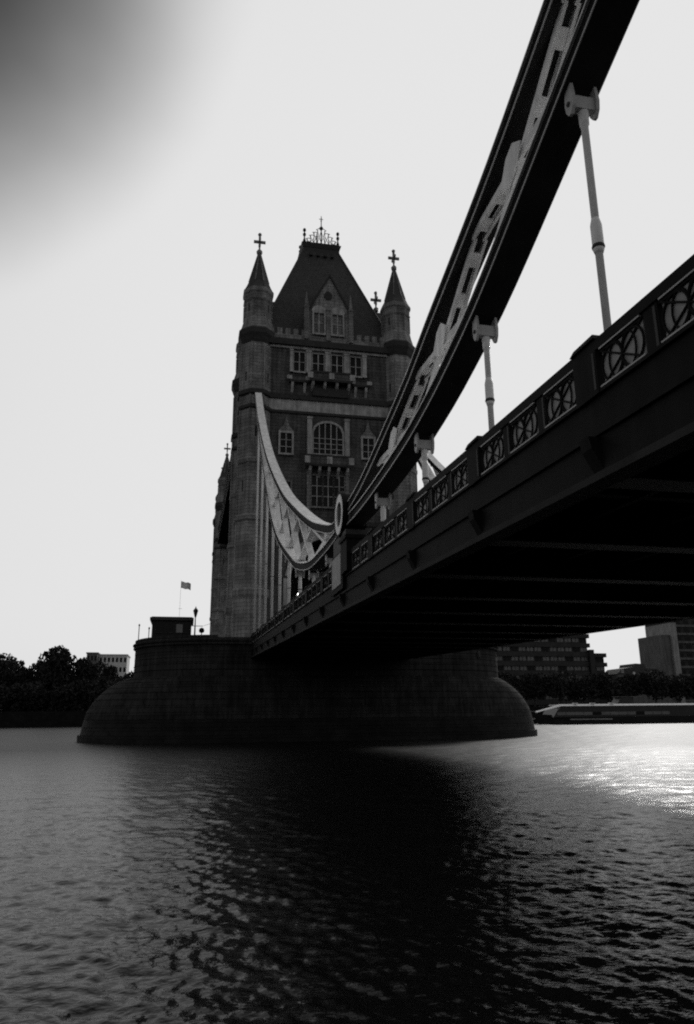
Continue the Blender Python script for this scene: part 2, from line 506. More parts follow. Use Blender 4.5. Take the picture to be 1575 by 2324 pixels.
for y in HY:
    if 30 < y < 36 or y < -2: 
        if y > 0:
            panel(35.42, 36.55); post(36.80, .36, False); panel(37.06, 38.12)
        continue
    post(y, .78, True)
    if y + 5 > 84: continue
    panel(y + .42, y + 1.63)
    post(y + 1.83, .36, False)
    panel(y + 2.04, y + 3.34)
    post(y + 3.55, .36, False)
    if y < 25 or y > 30: panel(y + 3.76, y + 5.07)
    
# ------------------------------------------------------------------ suspension chains
CW = 0.82
def x_near(y): return 7.0 if y < 34 else 7.0 - 0.4 * (y - 34) / 51
short_top = spline([(-5, 25.3), (0, 22.9), (6, 20.4), (11.76, 18.03), (14.83, 16.85), (17.57, 16.0), (20.35, 15.2), (22.35, 14.55), (24.83, 13.95), (28.06, 13.25), (30, 12.9), (32, 12.68), (33.4, 12.6)])
short_bot = spline([(-5, 22.4), (0, 20.1), (6, 17.5), (11.55, 15.2), (13.1, 14.55), (14.6, 13.93), (16.3, 13.3), (18.4, 12.72), (20.27, 12.3), (23.16, 11.88), (27.7, 11.58), (31, 11.5), (33.4, 11.55)])
long_top = spline([(34.6, 12.62), (36.2, 12.5), (39.4, 13.3), (43.2, 14.5), (49.25, 16.95), (57.2, 20.6), (68, 27.0), (75.4, 32.5), (82, 38.6), (86.2, 43.4)])
long_bot = spline([(34.6, 11.55), (36.2, 11.42), (39.4, 11.36), (43.65, 11.5), (48.9, 12.5), (51.7, 13.5), (57.5, 15.86), (61.5, 17.9), (65.1, 20.4), (68, 23.0), (72, 26.8), (76, 30.8), (80, 35.3), (84, 40.2)])
def zat(path, y):
    a = np.array(path); return float(np.interp(y, a[:, 0], a[:, 1]))
def sweep(path, xf, dx0, dx1, dn0, dn1):
    """rectangular section swept along (y,z) path: dx across from outer face, dn along the in-plane normal (0 = path)"""
    mb = MB(); L = len(path)
    for i, (y, z) in enumerate(path):
        a = path[max(i - 1, 0)]; c = path[min(i + 1, L - 1)]
        t = Vector((0, c[0] - a[0], c[1] - a[1])).normalized()
        nn = Vector((0, -t.z, t.y))
        x = xf(y)
        for dx, dn in ((dx0, dn0), (dx1, dn0), (dx1, dn1), (dx0, dn1)):
            p = Vector((x + dx, y, z)) + nn * dn
            mb.v.append(tuple(p))
    for i in range(L - 1):
        for k in range(4):
            q = (k + 1) % 4
            mb.f.append((i * 4 + k, i * 4 + q, i * 4 + 4 + q, i * 4 + 4 + k))
    mb.f.append((3, 2, 1, 0)); o = (L - 1) * 4; mb.f.append((o, o + 1, o + 2, o + 3))
    return mb
def chord(root, name, path, xf, off):
    """off: the path is the top edge (0) or the bottom edge (depth) of the chord"""
    D = .50
    w = sweep(path, xf, .07, CW - .07, off - D + .05, off - .05).build(name, M['blue'], root)
    sweep(path, xf, 0, CW, off - .048, off).build('top_flange', M['white'], w)
    sweep(path, xf, .012, CW - .012, off - D + .002, off - D + .048).build('bottom_flange', M['under'], w)  # shade under the chord put into the colour
    for a, c in ((-.012, .010), (CW - .010, CW + .012)):
        sweep(path, xf, a, c, off - D, off - D + .05).build('edge_strip', M['trim'], w)
    return w
def chain(name, top, bot, xf, nodes, label, y0, y1, style):
    root = thing(name, (xf(nodes[0]) + CW / 2, nodes[0], zat(bot, nodes[0])), label, 'suspension chain', 'suspension chains of the side span')
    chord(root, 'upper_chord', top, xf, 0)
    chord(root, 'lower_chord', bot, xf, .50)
    def tp(y): return zat(top, y) - .52
    def bt(y): return zat(bot, y) + .52
    ys = [y for y in nodes if y0 <= y <= y1]
    for y in ys:
        if tp(y) - bt(y) < .35: continue
        # gusset plates at both ends of the post, on the outer and inner face
        for zz, s in ((tp(y), -1), (bt(y), 1)) if style else ():
            for xo in (.085, CW - .125):
                hgt = min(.36, (tp(y) - bt(y)) * .42)
                MB().prism([(-.38, 0), (.38, 0), (.12, s * hgt), (-.12, s * hgt)],
                           lambda a, c: (xf(y) + xo, y + a, zat(top if s < 0 else bot, y + a) - s * 0 + (-.50 if s < 0 else .50) + c),
                           lambda a, c: (xf(y) + xo + .04, y + a, zat(top if s < 0 else bot, y + a) + (-.50 if s < 0 else .50) + c)).build('gusset_plate', M['white'], root)
    for a, c in zip(ys[:-1], ys[1:]):
        if tp(a) - bt(a) < .3 and tp(c) - bt(c) < .3: continue
        for pa, pb, dx in (((a, bt(a)), (c, tp(c)), -.10), ((a, tp(a)), (c, bt(c)), .10)):
            xm = CW / 2
            mb = MB()
            A = Vector((xf(pa[0]) + xm, pa[0], pa[1])); B = Vector((xf(pb[0]) + xm, pb[0], pb[1]))
            if style:
                mb.bar(A + Vector((dx * .5, 0, 0)), B + Vector((dx * .5, 0, 0)), .17, .40, (1, 0, 0))
            else:          # two channels laced together by batten plates, with open slots between
                for o in (-.15, .15):
                    mb.bar(A + Vector((o + dx * .3, 0, 0)), B + Vector((o + dx * .3, 0, 0)), .20, .085, (1, 0, 0))
                nb = 5
                for k in range(nb):
                    P = A.lerp(B, (k + .5) / nb); t = (B - A).normalized() * .22
                    mb.bar(P - t + Vector((dx * .3, 0, 0)), P + t + Vector((dx * .3, 0, 0)), .10, .22, (1, 0, 0))
            mb.build('diagonal_brace', M['white'], root)
        # centre plate where the braces cross
        if style: continue
        ym = (a + c) / 2; zm = (bt(a) + tp(c) + tp(a) + bt(c)) / 4
        hh_ = min(.42, (tp(ym) - bt(ym)) * .3)
        for xo in (.09, CW - .13):
            MB().prism([(-.6, 0), (-.2, -hh_), (.2, -hh_), (.6, 0), (.2, hh_), (-.2, hh_)],
                       lambda p, s_: (xf(ym) + xo, ym + p, zm + s_ + p * (zat(top, c) - zat(top, a)) / (c - a)),
                       lambda p, s_: (xf(ym) + xo + .04, ym + p, zm + s_ + p * (zat(top, c) - zat(top, a)) / (c - a))).build('centre_plate', M['white'], root)
    return root
nodes_s = [y for y in HY if y < 30]
nodes_l = [y for y in HY if y > 36]
chain('suspension_chain', short_top, short_bot, x_near, nodes_s, 'near half of the chain rising overhead to the upper right from the round pin', -4, 30, 0)
chain('suspension_chain', long_top, long_bot, x_near, nodes_l, 'pale crescent chain rising from the round pin to the left turret of the near tower', 36, 80, 1)
def x_far(y): return 24.6
chain('suspension_chain', long_top, long_bot, x_far, nodes_l, 'far side chain, partly seen over the parapet beneath the near chain', 36, 80, 1)

# round pin joint
ry, rz_ = 33.5, 12.25
ro = thing('pin_joint', (7.41, ry, 11.2), 'large round pin joint with a pale ring where the two chain halves meet', 'pin joint')
def disc(r0, r1, xa, xb, n=40):
    mb = MB(); vs_ = []; fs = []
    for k in range(n):
        t = 2 * math.pi * k / n
        for x, r in ((xa, r1), (xb, r1), (xb, r0), (xa, r0)):
            vs_.append((x, ry + r * math.cos(t), rz_ + r * math.sin(t)))
    for k in range(n):
        q = (k + 1) % n
        for j in range(4):
            i2 = (j + 1) % 4
            fs.append((k * 4 + j, k * 4 + i2, q * 4 + i2, q * 4 + j))
    return mb.add(vs_, fs)
disc(.02, 1.05, 6.86, 7.96).build('drum', M['blue'], ro)
disc(.60, .99, 6.78, 6.858).build('ring', M['white'], ro)
disc(.991, 1.12, 6.76, 6.96).build('rim', M['blue'], ro)
disc(.02, .46, 6.83, 6.859).build('hub', M['under'], ro)
mbp = MB().prism([(-1.5, .32), (1.5, .32), (1.5, -.62), (-1.5, -.62)], lambda a, c: (7.02, ry + a, rz_ + c), lambda a, c: (7.80, ry + a, rz_ + c))
mbp.build('joint_casing', M['flange'], ro)

# pedestal under the pin
pz = rail(34.5)
pe = thing('pedestal', (7.2, 33.2, pz - 1.6), 'dark iron pedestal with a pale plate breaking the parapet under the pin joint', 'pedestal')
MB().box(6.68, 7.5, 31.3, 32.6, pz - 1.0, pz + .45).build('pillar', M['blue'], pe)
MB().box(6.61, 7.56, 31.2, 32.7, pz + .452, pz + .62).build('pillar_cap', M['blue'], pe)
MB().box(6.76, 7.45, 32.602, 35.3, pz - 1.6, pz + .22).build('plinth', M['blue'], pe)
MB().box(6.73, 6.758, 32.9, 35.0, pz - 1.35, pz + .12).build('face_plate', M['panel'], pe)
MB().box(6.85, 7.9, 32.2, 35.2, pz + .222, 11.22).build('saddle', M['flange'], pe)

# hanger rods
def hanger(y, xc, bot, label, grp, big):
    zc = zat(bot, y); zd = rail(y) - 1.1
    r = thing('hanger_rod', (xc, y, zd), label, 'hanger rod', grp)
    rr_ = .078 if big else .12
    zs = zd + 1.1 + (zc - zd - 1.1) * .42
    MB().tube([(xc, y, zd), (xc, y, zc - .9), (xc, y, zc - .86), (xc, y, zc - .55)], [rr_, rr_, .10, .11], 10).build('rod', M['white'], r, True)
    MB().lathe((xc, y, 0), [(.078, zs - .42), (.105, zs - .34), (.112, zs - .30), (.112, zs + .22), (.10, zs + .28), (.078, zs + .38)], 12).build('sleeve', M['white'], r, True)
    MB().lathe((xc, y, 0), [(.116, zs - .30), (.125, zs - .28), (.125, zs - .24), (.116, zs - .22)], 12).build('collar', M['flange'], r)
    for s in (-1, 1):
        x = xc + s * .27
        MB().prism([(-.10, .14), (.10, .14), (.16, -.32), (.13, -.52), (.04, -.66), (-.04, -.66), (-.13, -.52), (-.16, -.32)],
                   lambda a, c: (x - .035, y + a, zc + c + a * 0), lambda a, c: (x + .035, y + a, zc + c)).build('cheek_plate', M['trim'], r)
    MB().box(xc - .23, xc + .23, y - .09, y + .09, zc - .52, zc - .22).build('crosshead', M['trim'], r)
    MB().tube([(xc - .34, y, zc - .40), (xc + .34, y, zc - .40)], .05, 10).build('pin', M['flange'], r)
    return r
ordn = ['first', 'second', 'third', 'fourth', 'fifth', 'sixth', 'seventh', 'eighth', 'ninth', 'tenth']
ns = [y for y in nodes_s if y > 8]
lab_s = ['thick white hanger rod at the far right, largest and nearest of all',
         'white hanger rod second from the right, dropping to the parapet from the chain',
         'white hanger rod third from the right, beside the pale slanting bars',
         'short white hanger rod hidden low behind the parapet right of the pin joint']
for y, lb in zip(ns, lab_s): hanger(y, 7.41, short_bot, lb, 'hanger rods of the suspension chain', True)
ll = [y for y in nodes_l if y < 84][::-1]
for i, y in enumerate(ll):
    hanger(y, x_near(y) + CW / 2, long_bot, ('tall thin white hanger rod, %s from the left under the crescent chain' % ordn[i]) if i < 5 else ('short white hanger rod, %s from the left, near the lowest part of the chain' % ordn[i]), 'hanger rods of the suspension chain', False)
for i, y in enumerate(ll[2:6]):
    hanger(y, x_far(y) + CW / 2, long_bot, 'white hanger rod of the far side chain seen over the parapet, %s from the tower' % ordn[i], 'hanger rods of the far side chain', False)

# lit lamp seen just over the parapet left of the pin
lm = thing('parapet_lamp', (7.35, 50.2, rail(50.2)), 'small bright lamp glowing just above the parapet under the crescent chain', 'lamp')
MB().tube([(7.35, 50.2, rail(50.2) - 1.1), (7.35, 50.2, rail(50.2) + .18)], .05, 8).build('stem', M['black'], lm)
MB().lathe((7.35, 50.2, rail(50.2) + .2), [(.02, 0), (.12, .05), (.17, .16), (.12, .28), (.02, .33)], 12).build('globe', M['glow'], lm, True)

# ------------------------------------------------------------------ towers
TX, TY, TZ = 16.3, 94.5, 11.4
HXW, HYW = 10.3, 8.5        # wall planes from the centre
TCX, TCY = 9.45, 7.5        # turret centres from the centre
def tower():
    root = thing('bridge_tower', (TX, TY, TZ), 'near granite bridge tower with steep slate roof and corner turrets', 'bridge tower', 'two towers of the bridge')
    fronts = {
        'front': (lambda u, d, z: (TX + u, TY - HYW - d, z), HXW),
        'left': (lambda u, d, z: (TX - HXW - d, TY - u, z), HYW),
        'right': (lambda u, d, z: (TX + HXW + d, TY + u, z), HYW),
    }
    fr = fronts['front'][0]
    # walls
    w = MB()
    aw, sp, ap = 4.9, 18.5, 23.6            # portal arch
    def arch(u): return sp + (ap - sp) * math.sqrt(max(0, 1 - (u / aw) ** 2)) ** 1.0
    us = np.linspace(-aw, aw, 25)
    for sgn in (-1, 1):
        yo = TY + sgn * HYW; yi = TY + sgn * (HYW - 1.6)
        a, c = min(yo, yi), max(yo, yi)
        w.box(TX - HXW + .3, TX - aw, a, c, TZ, 50.2)
        w.box(TX + aw, TX + HXW - .3, a, c, TZ, 50.2)
        w.box(TX - aw, TX + aw, a, c, ap + .02, 50.2)
        for u0, u1 in zip(us[:-1], us[1:]):
            w.hexa([(TX + u0, a, arch(u0)), (TX + u1, a, arch(u1)), (TX + u1, c, arch(u1)), (TX + u0, c, arch(u0)),
                    (TX + u0, a, ap + .02), (TX + u1, a, ap + .02), (TX + u1, c, ap + .02), (TX + u0, c, ap + .02)])
        x_o = TX + sgn * HXW; x_i = TX + sgn * (HXW - 1.6)
        w.box(min(x_o, x_i), max(x_o, x_i), TY - HYW + 1.6, TY + HYW - 1.6, TZ, 50.2)
    w.box(TX - HXW + 1.6, TX + HXW - 1.6, TY - HYW + 1.6, TY + HYW - 1.6, 24.5, 25.2)
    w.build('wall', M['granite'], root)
    MB().box(TX - aw - .1, TX + aw + .1, TY + HYW - 1.5, TY + HYW - .9, 15.6, ap + .3).build('added_portal_screen', M['granite'], root)  # infill added to block the bright sky behind the arch
    # arch ring of the portal
    ar = MB()
    for u0, u1 in zip(us[:-1], us[1:]):
        P = [(u0, arch(u0)), (u1, arch(u1))]
        def out(u, z):
            d = Vector((u * .5, z - sp + 1.5)).normalized() * .7; return (u + d.x, z + d.y)
        o0, o1 = out(*P[0]), out(*P[1])
        ar.prism([P[0], P[1], o1, o0], lambda u, z: fr(u, .02, z), lambda u, z: fr(u, .35, z))
    for s in (-1, 1):
        ar.fbox(fr, min(s * aw, s * (aw + .8)), max(s * aw, s * (aw + .8)), .02, .35, TZ, sp)
    ar.build('portal_surround', M['dressed'], root)
    def band(name, z0, z1, d, m_, faces=('front', 'left', 'right')):
        for nme in faces:
            f_, hw = fronts[nme]
            MB().fbox(f_, -hw + 1.5, hw - 1.5, -.05, d, z0, z1).build(name, m_, root)
    band('string_course', 25.3, 25.9, .25, M['moulding'])
    band('string_course', 39.75, 40.1, .22, M['moulding'])
    band('frieze', 40.1, 41.65, .10, M['dressed'])
    band('string_course', 41.65, 42.25, .34, M['moulding'])
    band('string_course', 48.85, 49.2, .20, M['dressed'])
    band('cornice', 49.2, 50.05, .55, M['moulding'])
    band('blocking_course', 50.05, 50.75, .28, M['turret'])
    mer = None
    for nme in ('front', 'left', 'right'):
        f_, hw = fronts[nme]
        k = 0
        u = -hw + 2.3
        while u < hw - 2.2:
            if abs(u + .25) > 3.5:
                MB().fbox(f_, u, u + .62, -.2, .27, 50.752, 51.62).build('merlon', M['turret'], root)
            u += 1.06
    # windows
    def window(f_, u0, u1, z0, z1, nm=1, tr=1, arched=False, sw=.16, d=.28, msrc='dressed', sill=True):
        uc = (u0 + u1) / 2
        hw = (u1 - u0) / 2
        zs = z1 - (hw * .75 if arched else 0)
        def top(u):
            return zs + (z1 - zs) * math.sqrt(max(0, 1 - ((u - uc) / hw) ** 2)) if arched else z1
        g = MB()
        if arched:
            poly = [(u0, z0), (u1, z0)] + [(u, top(u)) for u in np.linspace(u1, u0, 15)]
        else:
            poly = [(u0, z0), (u1, z0), (u1, z1), (u0, z1)]
        g.prism(poly, lambda u, z: f_(u, .004, z), lambda u, z: f_(u, .05, z))
        g = g.build('window', M['glass'], root)
        sr = MB()
        sr.fbox(f_, u0 - sw, u0, -.02, d, z0, zs)
        sr.fbox(f_, u1, u1 + sw, -.02, d, z0, zs)
        if arched:
            q = np.linspace(u0, u1, 15)
            for a, c in zip(q[:-1], q[1:]):
                def o(u):
                    v = Vector((u - uc, (top(u) - zs) * 1.2 + .02)).normalized() * sw * 1.3; return (u + v.x, top(u) + v.y)
                sr.prism([(a, top(a)), (c, top(c)), o(c), o(a)], lambda u, z: f_(u, -.02, z), lambda u, z: f_(u, d, z))
        else:
            sr.fbox(f_, u0 - sw, u1 + sw, -.02, d, z1, z1 + sw)
        if sill: sr.fbox(f_, u0 - sw, u1 + sw, -.02, d + .08, z0 - .22, z0)
        sr.build('surround', M[msrc], g)
        for k in range(nm):
            u = u0 + (u1 - u0) * (k + 1) / (nm + 1)
            MB().fbox(f_, u - .06, u + .06, .052, d - .06, z0, top(u)).build('mullion', M['dressed'], g)
        for k in range(tr):
            z = z0 + (zs - z0) * (k + 1) / (tr + 1)
            MB().fbox(f_, u0, u1, .052, d - .10, z - .045, z + .045).build('transom', M['dressed'], g)
        return g
    def pil(f_, u0, u1, z0, z1, d=.42, m_='dressed', name='pilaster'):
        mb = MB().fbox(f_, u0, u1, -.02, d, z0, z1)
        mb.fbox(f_, u0 - .06, u1 + .06, -.02, d + .07, z1, z1 + .22)
        return mb.build(name, M[m_], root)
    # --- front, top storey: four windows between pale piers
    for a, c in ((-4.72, -3.30), (-2.28, -.80), (.22, 1.70), (2.75, 4.20)):
        window(fr, a, c, 45.6, 48.3, 1, 1, sw=.10)
    for a, c in ((-5.25, -4.85), (-3.12, -2.46), (-.62, .04), (1.88, 2.56), (4.36, 4.9)):
        pil(fr, a, c, 45.45, 48.4, .40)
    def balcony(u0, u1, z0, z1, d, nb, brk):
        bal = MB().fbox(fr, u0, u1, -.02, d, z0, z0 + .28).build('balcony', M['moulding'], root)
        MB().fbox(fr, u0 + .1, u1 - .1, d - .22, d - .06, z0 + .282, z1 - .25).build('balcony_front', M['granite'], bal)
        MB().fbox(fr, u0, u1, d - .30, d, z1 - .248, z1).build('coping', M['moulding'], bal)
        for k in range(nb):
            u = u0 + (u1 - u0) * k / (nb - 1)
            MB().fbox(fr, u - .34, u + .34, d - .05, d + .12, z0 + .31, z1 - .27).build('balcony_panel', M['dressed'], bal)
        for k in range(brk):
            u = u0 + .4 + (u1 - u0 - .8) * k / (brk - 1)
            MB().prism([(-.02, z0 - .002), (d * .9, z0 - .002), (d * .75, z0 - .5), (-.02, z0 - 1.3)],
                       lambda a, c: fr(u - .16, a, c), lambda a, c: fr(u + .16, a, c)).build('corbel', M['dressed'], bal)
    balcony(-2.7, 2.8, 44.1, 45.5, 1.15, 3, 4)
    balcony(-5.3, -2.9, 44.0, 45.1, .5, 2, 2)
    balcony(3.0, 5.2, 44.0, 45.1, .5, 2, 2)
    MB().fbox(fr, -2.3, 2.4, .0, .55, 42.26, 43.4).build('shield_panel', M['moulding'], root)
    # --- front, middle storey
    window(fr, -2.12, 1.62, 34.5, 38.7, 4, 3, True, sw=.22)
    pil(fr, -2.95, -2.36, 34.3, 39.1, .5); pil(fr, 1.88, 2.5, 34.3, 39.1, .5)
    for uc in (-5.6, 5.0):
        window(fr, uc - .72, uc + .72, 34.3, 37.0, 1, 2, sw=.24)
        MB().prism([(-1.0, 37.25), (1.0, 37.25), (.35, 38.0), (.12, 38.9), (0, 39.3), (-.12, 38.9), (-.35, 38.0)],
                   lambda a, c: fr(uc + a, -.02, c), lambda a, c: fr(uc + a, .25, c)).build('ogee_hood', M['turret'], root)
    balcony(-3.0, 2.55, 32.6, 34.1, 1.1, 3, 5)
    # --- front, lower storey
    for a, c in ((-2.35, -1.0), (-.85, .35), (.5, 1.8)):
        window(fr, a, c, 27.6, 31.6, 1, 2, sw=.12, msrc='turret')
    pil(fr, -2.95, -2.5, 26.0, 31.8, .4, 'turret'); pil(fr, 1.95, 2.4, 26.0, 31.8, .4, 'turret')
    for uc in (-5.6, 5.0):
        window(fr, uc - .6, uc + .6, 27.8, 30.6, 1, 1, sw=.22, msrc='turret')
    # --- flanks
    for nme in ('left', 'right'):
        f_ = fronts[nme][0]
        for uc in (-2.2, 0, 2.2):
            window(f_, uc - .7, uc + .7, 45.2, 48.3, 1, 1, sw=.2)
        window(f_, -1.8, 1.8, 33.8, 38.4, 3, 2, True, sw=.25)
        for uc in (-1.5, 1.5):
            window(f_, uc - .7, uc + .7, 27, 31, 1, 1, sw=.2)
            window(f_, uc - .6, uc + .6, 16, 20, 1, 1, sw=.2)
    # --- gabled dormers
    def dormer(f_, hw, z_e, z_a, main):
        dm = MB().prism([(-hw, 50.1), (hw, 50.1), (hw, z_e), (0, z_a), (-hw, z_e)],
                        lambda u, z: f_(u, -1.0, z), lambda u, z: f_(u, .12, z)).build('gable', M['turret'], root)
        # roof behind the gable
        depth = -5.2 if main else -7.2
        rf = MB()
        for s in (-1, 1):
            q = [(s * (hw + .15), z_e - .2), (0, z_a + .05), (0, z_a - .30), (s * (hw - .2), z_e - .5)]
            rf.prism(q, lambda u, z: f_(u, -.98, z), lambda u, z: f_(u, depth, z))
        rf.build('dormer_roof', M['slate'], dm)
        cp = MB()
        for s in (-1, 1):
            q = [(s * (hw + .28), z_e - .3), (0, z_a + .32), (0, z_a - .05), (s * (hw + .02), z_e - .55)]
            cp.prism(q, lambda u, z: f_(u, -.2, z), lambda u, z: f_(u, .32, z))
        cp.build('coping', M['moulding'], dm)
        return dm
    dm = dormer(fr, 3.0, 54.6, 60.1, True)
    dm.location.x += 0.0
    for s, uc in ((-1, -1.46), (1, 1.05)):
        g = window(fr, uc - .70, uc + .70, 51.3, 54.3, 1, 1, False, sw=.2, d=.36)
        MB().prism([(uc - 1.0, 54.5)] + [(uc - 1.0 * math.cos(t), 54.5 + .95 * math.sin(t)) for t in np.linspace(0.1, math.pi - .1, 11)] + [(uc + 1.0, 54.5)],
                   lambda u, z: fr(u, .12, z), lambda u, z: fr(u, .34, z)).build('arch_hood', M['dressed'], dm)
    MB().prism([(-.2 + .55 * math.cos(t), 57.1 + .6 * math.sin(t)) for t in np.linspace(0, 2 * math.pi, 13)[:-1]],
               lambda u, z: fr(u, .122, z), lambda u, z: fr(u, .26, z)).build('roundel', M['moulding'], dm)
    for u in (-3.15, -.2, 2.85):
        pil(fr, u - .3, u + .3, 50.3, 54.7 if abs(u) < 1 else 54.9, .5, 'turret', 'buttress')
    for u in (-3.15, 2.85):
        MB().lathe(fr(u, .2, 55.1), [(.34, 0), (.30, .5), (.06, 2.2), (.02, 2.4)], 4, R(45)).build('pinnacle', M['turret'], root)
    def cross(c, h, parent, m_):
        x, y, z = c
        k = h / 3.0
        mb = MB().lathe((x, y, z), [(.20 * k, 0), (.34 * k, .12 * k), (.38 * k, .4 * k), (.24 * k, .62 * k), (.11 * k, .7 * k), (.11 * k, 1.2 * k)], 10)
        mb.box(x - .13 * k, x + .13 * k, y - .12 * k, y + .12 * k, z + 1.1 * k, z + 2.75 * k)
        mb.box(x - .72 * k, x + .72 * k, y - .10 * k, y + .10 * k, z + 1.62 * k, z + 1.95 * k)
        mb.box(x - .10 * k, x + .10 * k, y - .72 * k, y + .72 * k, z + 1.64 * k, z + 1.93 * k)
        mb.lathe((x, y, z + 2.62 * k), [(.05, 0), (.23 * k, .15 * k), (.23 * k, .3 * k), (.05, .5 * k)], 8)
        return mb.build('cross', m_, parent)
    for nme in ('left', 'right'):
        f_ = fronts[nme][0]
        d2 = dormer(f_, 3.0, 54.6, 60.6, False)
        cross(f_(0, -1.6, 60.7), 3.4, d2, M['gilt'])
        window(f_, -1.6, -.3, 51.3, 54.3, 1, 1, False, sw=.2); window(f_, .3, 1.6, 51.3, 54.3, 1, 1, False, sw=.2)
    # --- main roof
    rb, rt = 50.6, 68.3
    bx, by, tx_, ty_ = 9.5, 7.6, 2.65, 2.2
    mb = MB(); vs_ = []; fs = []
    NS = 18
    for i in range(NS + 1):
        t = i / NS
        e = t
        hx = bx + (tx_ - bx) * e; hy = by + (ty_ - by) * e; z = rb + (rt - rb) * t
        vs_ += [(TX - hx, TY - hy, z), (TX + hx, TY - hy, z), (TX + hx, TY + hy, z), (TX - hx, TY + hy, z)]
    for i in range(NS):
        for k in range(4):
            q = (k + 1) % 4
            fs.append((i * 4 + k, i * 4 + q, i * 4 + 4 + q, i * 4 + 4 + k))
    fs.append((3, 2, 1, 0)); o = NS * 4; fs.append((o, o + 1, o + 2, o + 3))
    roof = mb.add(vs_, fs).build('roof', M['slate'], root)
    mb = MB()
    for s in (-1, 1):
        for q in (-1, 1):
            mb.bar((TX + s * bx, TY + q * by, rb), (TX + s * tx_, TY + q * ty_, rt), .22, .22)
    mb.build('hip_roll', M['lead'], roof)
    cr = MB()
    cr.box(TX - tx_ - .05, TX + tx_ + .05, TY - ty_ - .05, TY + ty_ + .05, rt - .25, rt + .6)
    cr.build('roof_platform', M['lead'], roof)
    MB().hexa([(TX - tx_ - .1, TY - ty_ - .1, rt + .602), (TX + tx_ + .1, TY - ty_ - .1, rt + .602), (TX + tx_ + .1, TY + ty_ + .1, rt + .602), (TX - tx_ - .1, TY + ty_ + .1, rt + .602),
               (TX - tx_ - .3, TY - ty_ - .3, rt + 1.25), (TX + tx_ + .3, TY - ty_ - .3, rt + 1.25), (TX + tx_ + .3, TY + ty_ + .3, rt + 1.25), (TX - tx_ - .3, TY + ty_ + .3, rt + 1.25)]).build('roof_cornice', M['lead'], roof)
    # dark vents just under the platform
    for u in (-1.6, -.55, .5, 1.55):
        z = rt - 1.1
        MB().box(TX + u - .22, TX + u + .22, TY - ty_ - .72, TY - ty_ - .2, z, z + .5).build('roof_vent', M['lead'], roof)
    zt = rt + 1.25
    # cresting: scrolls rising to a middle spike, on the front and on the back edge, orbs at the corners
    def scroll(mb, x, z, w_, h_, y, s):
        pts = []
        for k in range(9):
            t = k / 8
            pts.append((x + s * (w_ * t), y, z + h_ * math.sin(t * math.pi * .75)))
        mb.tube(pts, .055, 5)
    for yy in (TY - ty_ + .1, TY + ty_ - .1):
        mb = MB()
        mb.box(TX - tx_ + .1, TX + tx_ - .1, yy - .06, yy + .06, zt, zt + .32)
        hx = [0, .55, 1.1, 1.6, 2.1]
        hz = [3.3, 2.4, 1.9, 1.3, .7]
        mb.tube([(TX, yy, zt), (TX, yy, zt + 5.0)], [.13, .05], 6)
        mb.lathe((TX, yy, zt), [(.05, 2.5), (.28, 2.75), (.30, 2.95), (.05, 3.25)], 8)
        mb.lathe((TX, yy, zt), [(.04, 4.05), (.13, 4.15), (.04, 4.3)], 8)
        mb.bar((TX - .3, yy, zt + 4.45), (TX + .3, yy, zt + 4.45), .07, .07)
        mb.bar((TX, yy - .3, zt + 4.45), (TX, yy + .3, zt + 4.45), .07, .07)
        for s in (-1, 1):
            pr = None
            for a, c in zip(hx[1:], hz[1:]):
                mb.tube([(TX + s * a, yy, zt + .3), (TX + s * a, yy, zt + c)], [.07, .045], 5)
                mb.lathe((TX + s * a, yy, zt + c), [(.02, -.12), (.12, 0), (.02, .14)], 6)
            for k in range(4):
                p0 = Vector((TX + s * hx[k], yy, zt + hz[k] - .35)); p1 = Vector((TX + s * hx[k + 1], yy, zt + hz[k + 1] - .05))
                mb.tube([p0, p0.lerp(p1, .5) + Vector((s * .06, 0, .16)), p1 + Vector((s * .22, 0, .18))], .05, 5)
                q0 = Vector((TX + s * hx[k], yy, zt + .35)); 
                mb.tube([q0, q0.lerp(p1, .5) + Vector((0, 0, -.1)), p1], .045, 5)
                mb.tube([Vector((TX + s * hx[k + 1], yy, zt + .35)), p0 + Vector((0, 0, -.5))], .04, 5)
        mb.build('cresting', M['iron'], roof)
    for s in (-1, 1):
        for q in (-1, 1):
            MB().lathe((TX + s * (tx_ - .15), TY + q * (ty_ - .1), zt), [(.30, 0), (.22, .5), (.10, .9), (.10, 1.15), (.24, 1.35), (.24, 1.6), (.08, 1.8), (.08, 1.95), (.24, 2.1), (.22, 2.4), (.02, 2.6)], 8).build('corner_finial', M['iron'], roof, True)
    # --- turrets
    src = None
    prof = [(2.22, TZ), (2.22, 16), (2.4, 16.3), (2.4, 17.0), (2.18, 17.3), (2.18, 25.2), (2.4, 25.4), (2.4, 25.9), (2.15, 26.1), (2.15, 32.5), (2.3, 32.7), (2.3, 33.2), (2.12, 33.4), (2.12, 39.6),
            (2.12, 48.9)]
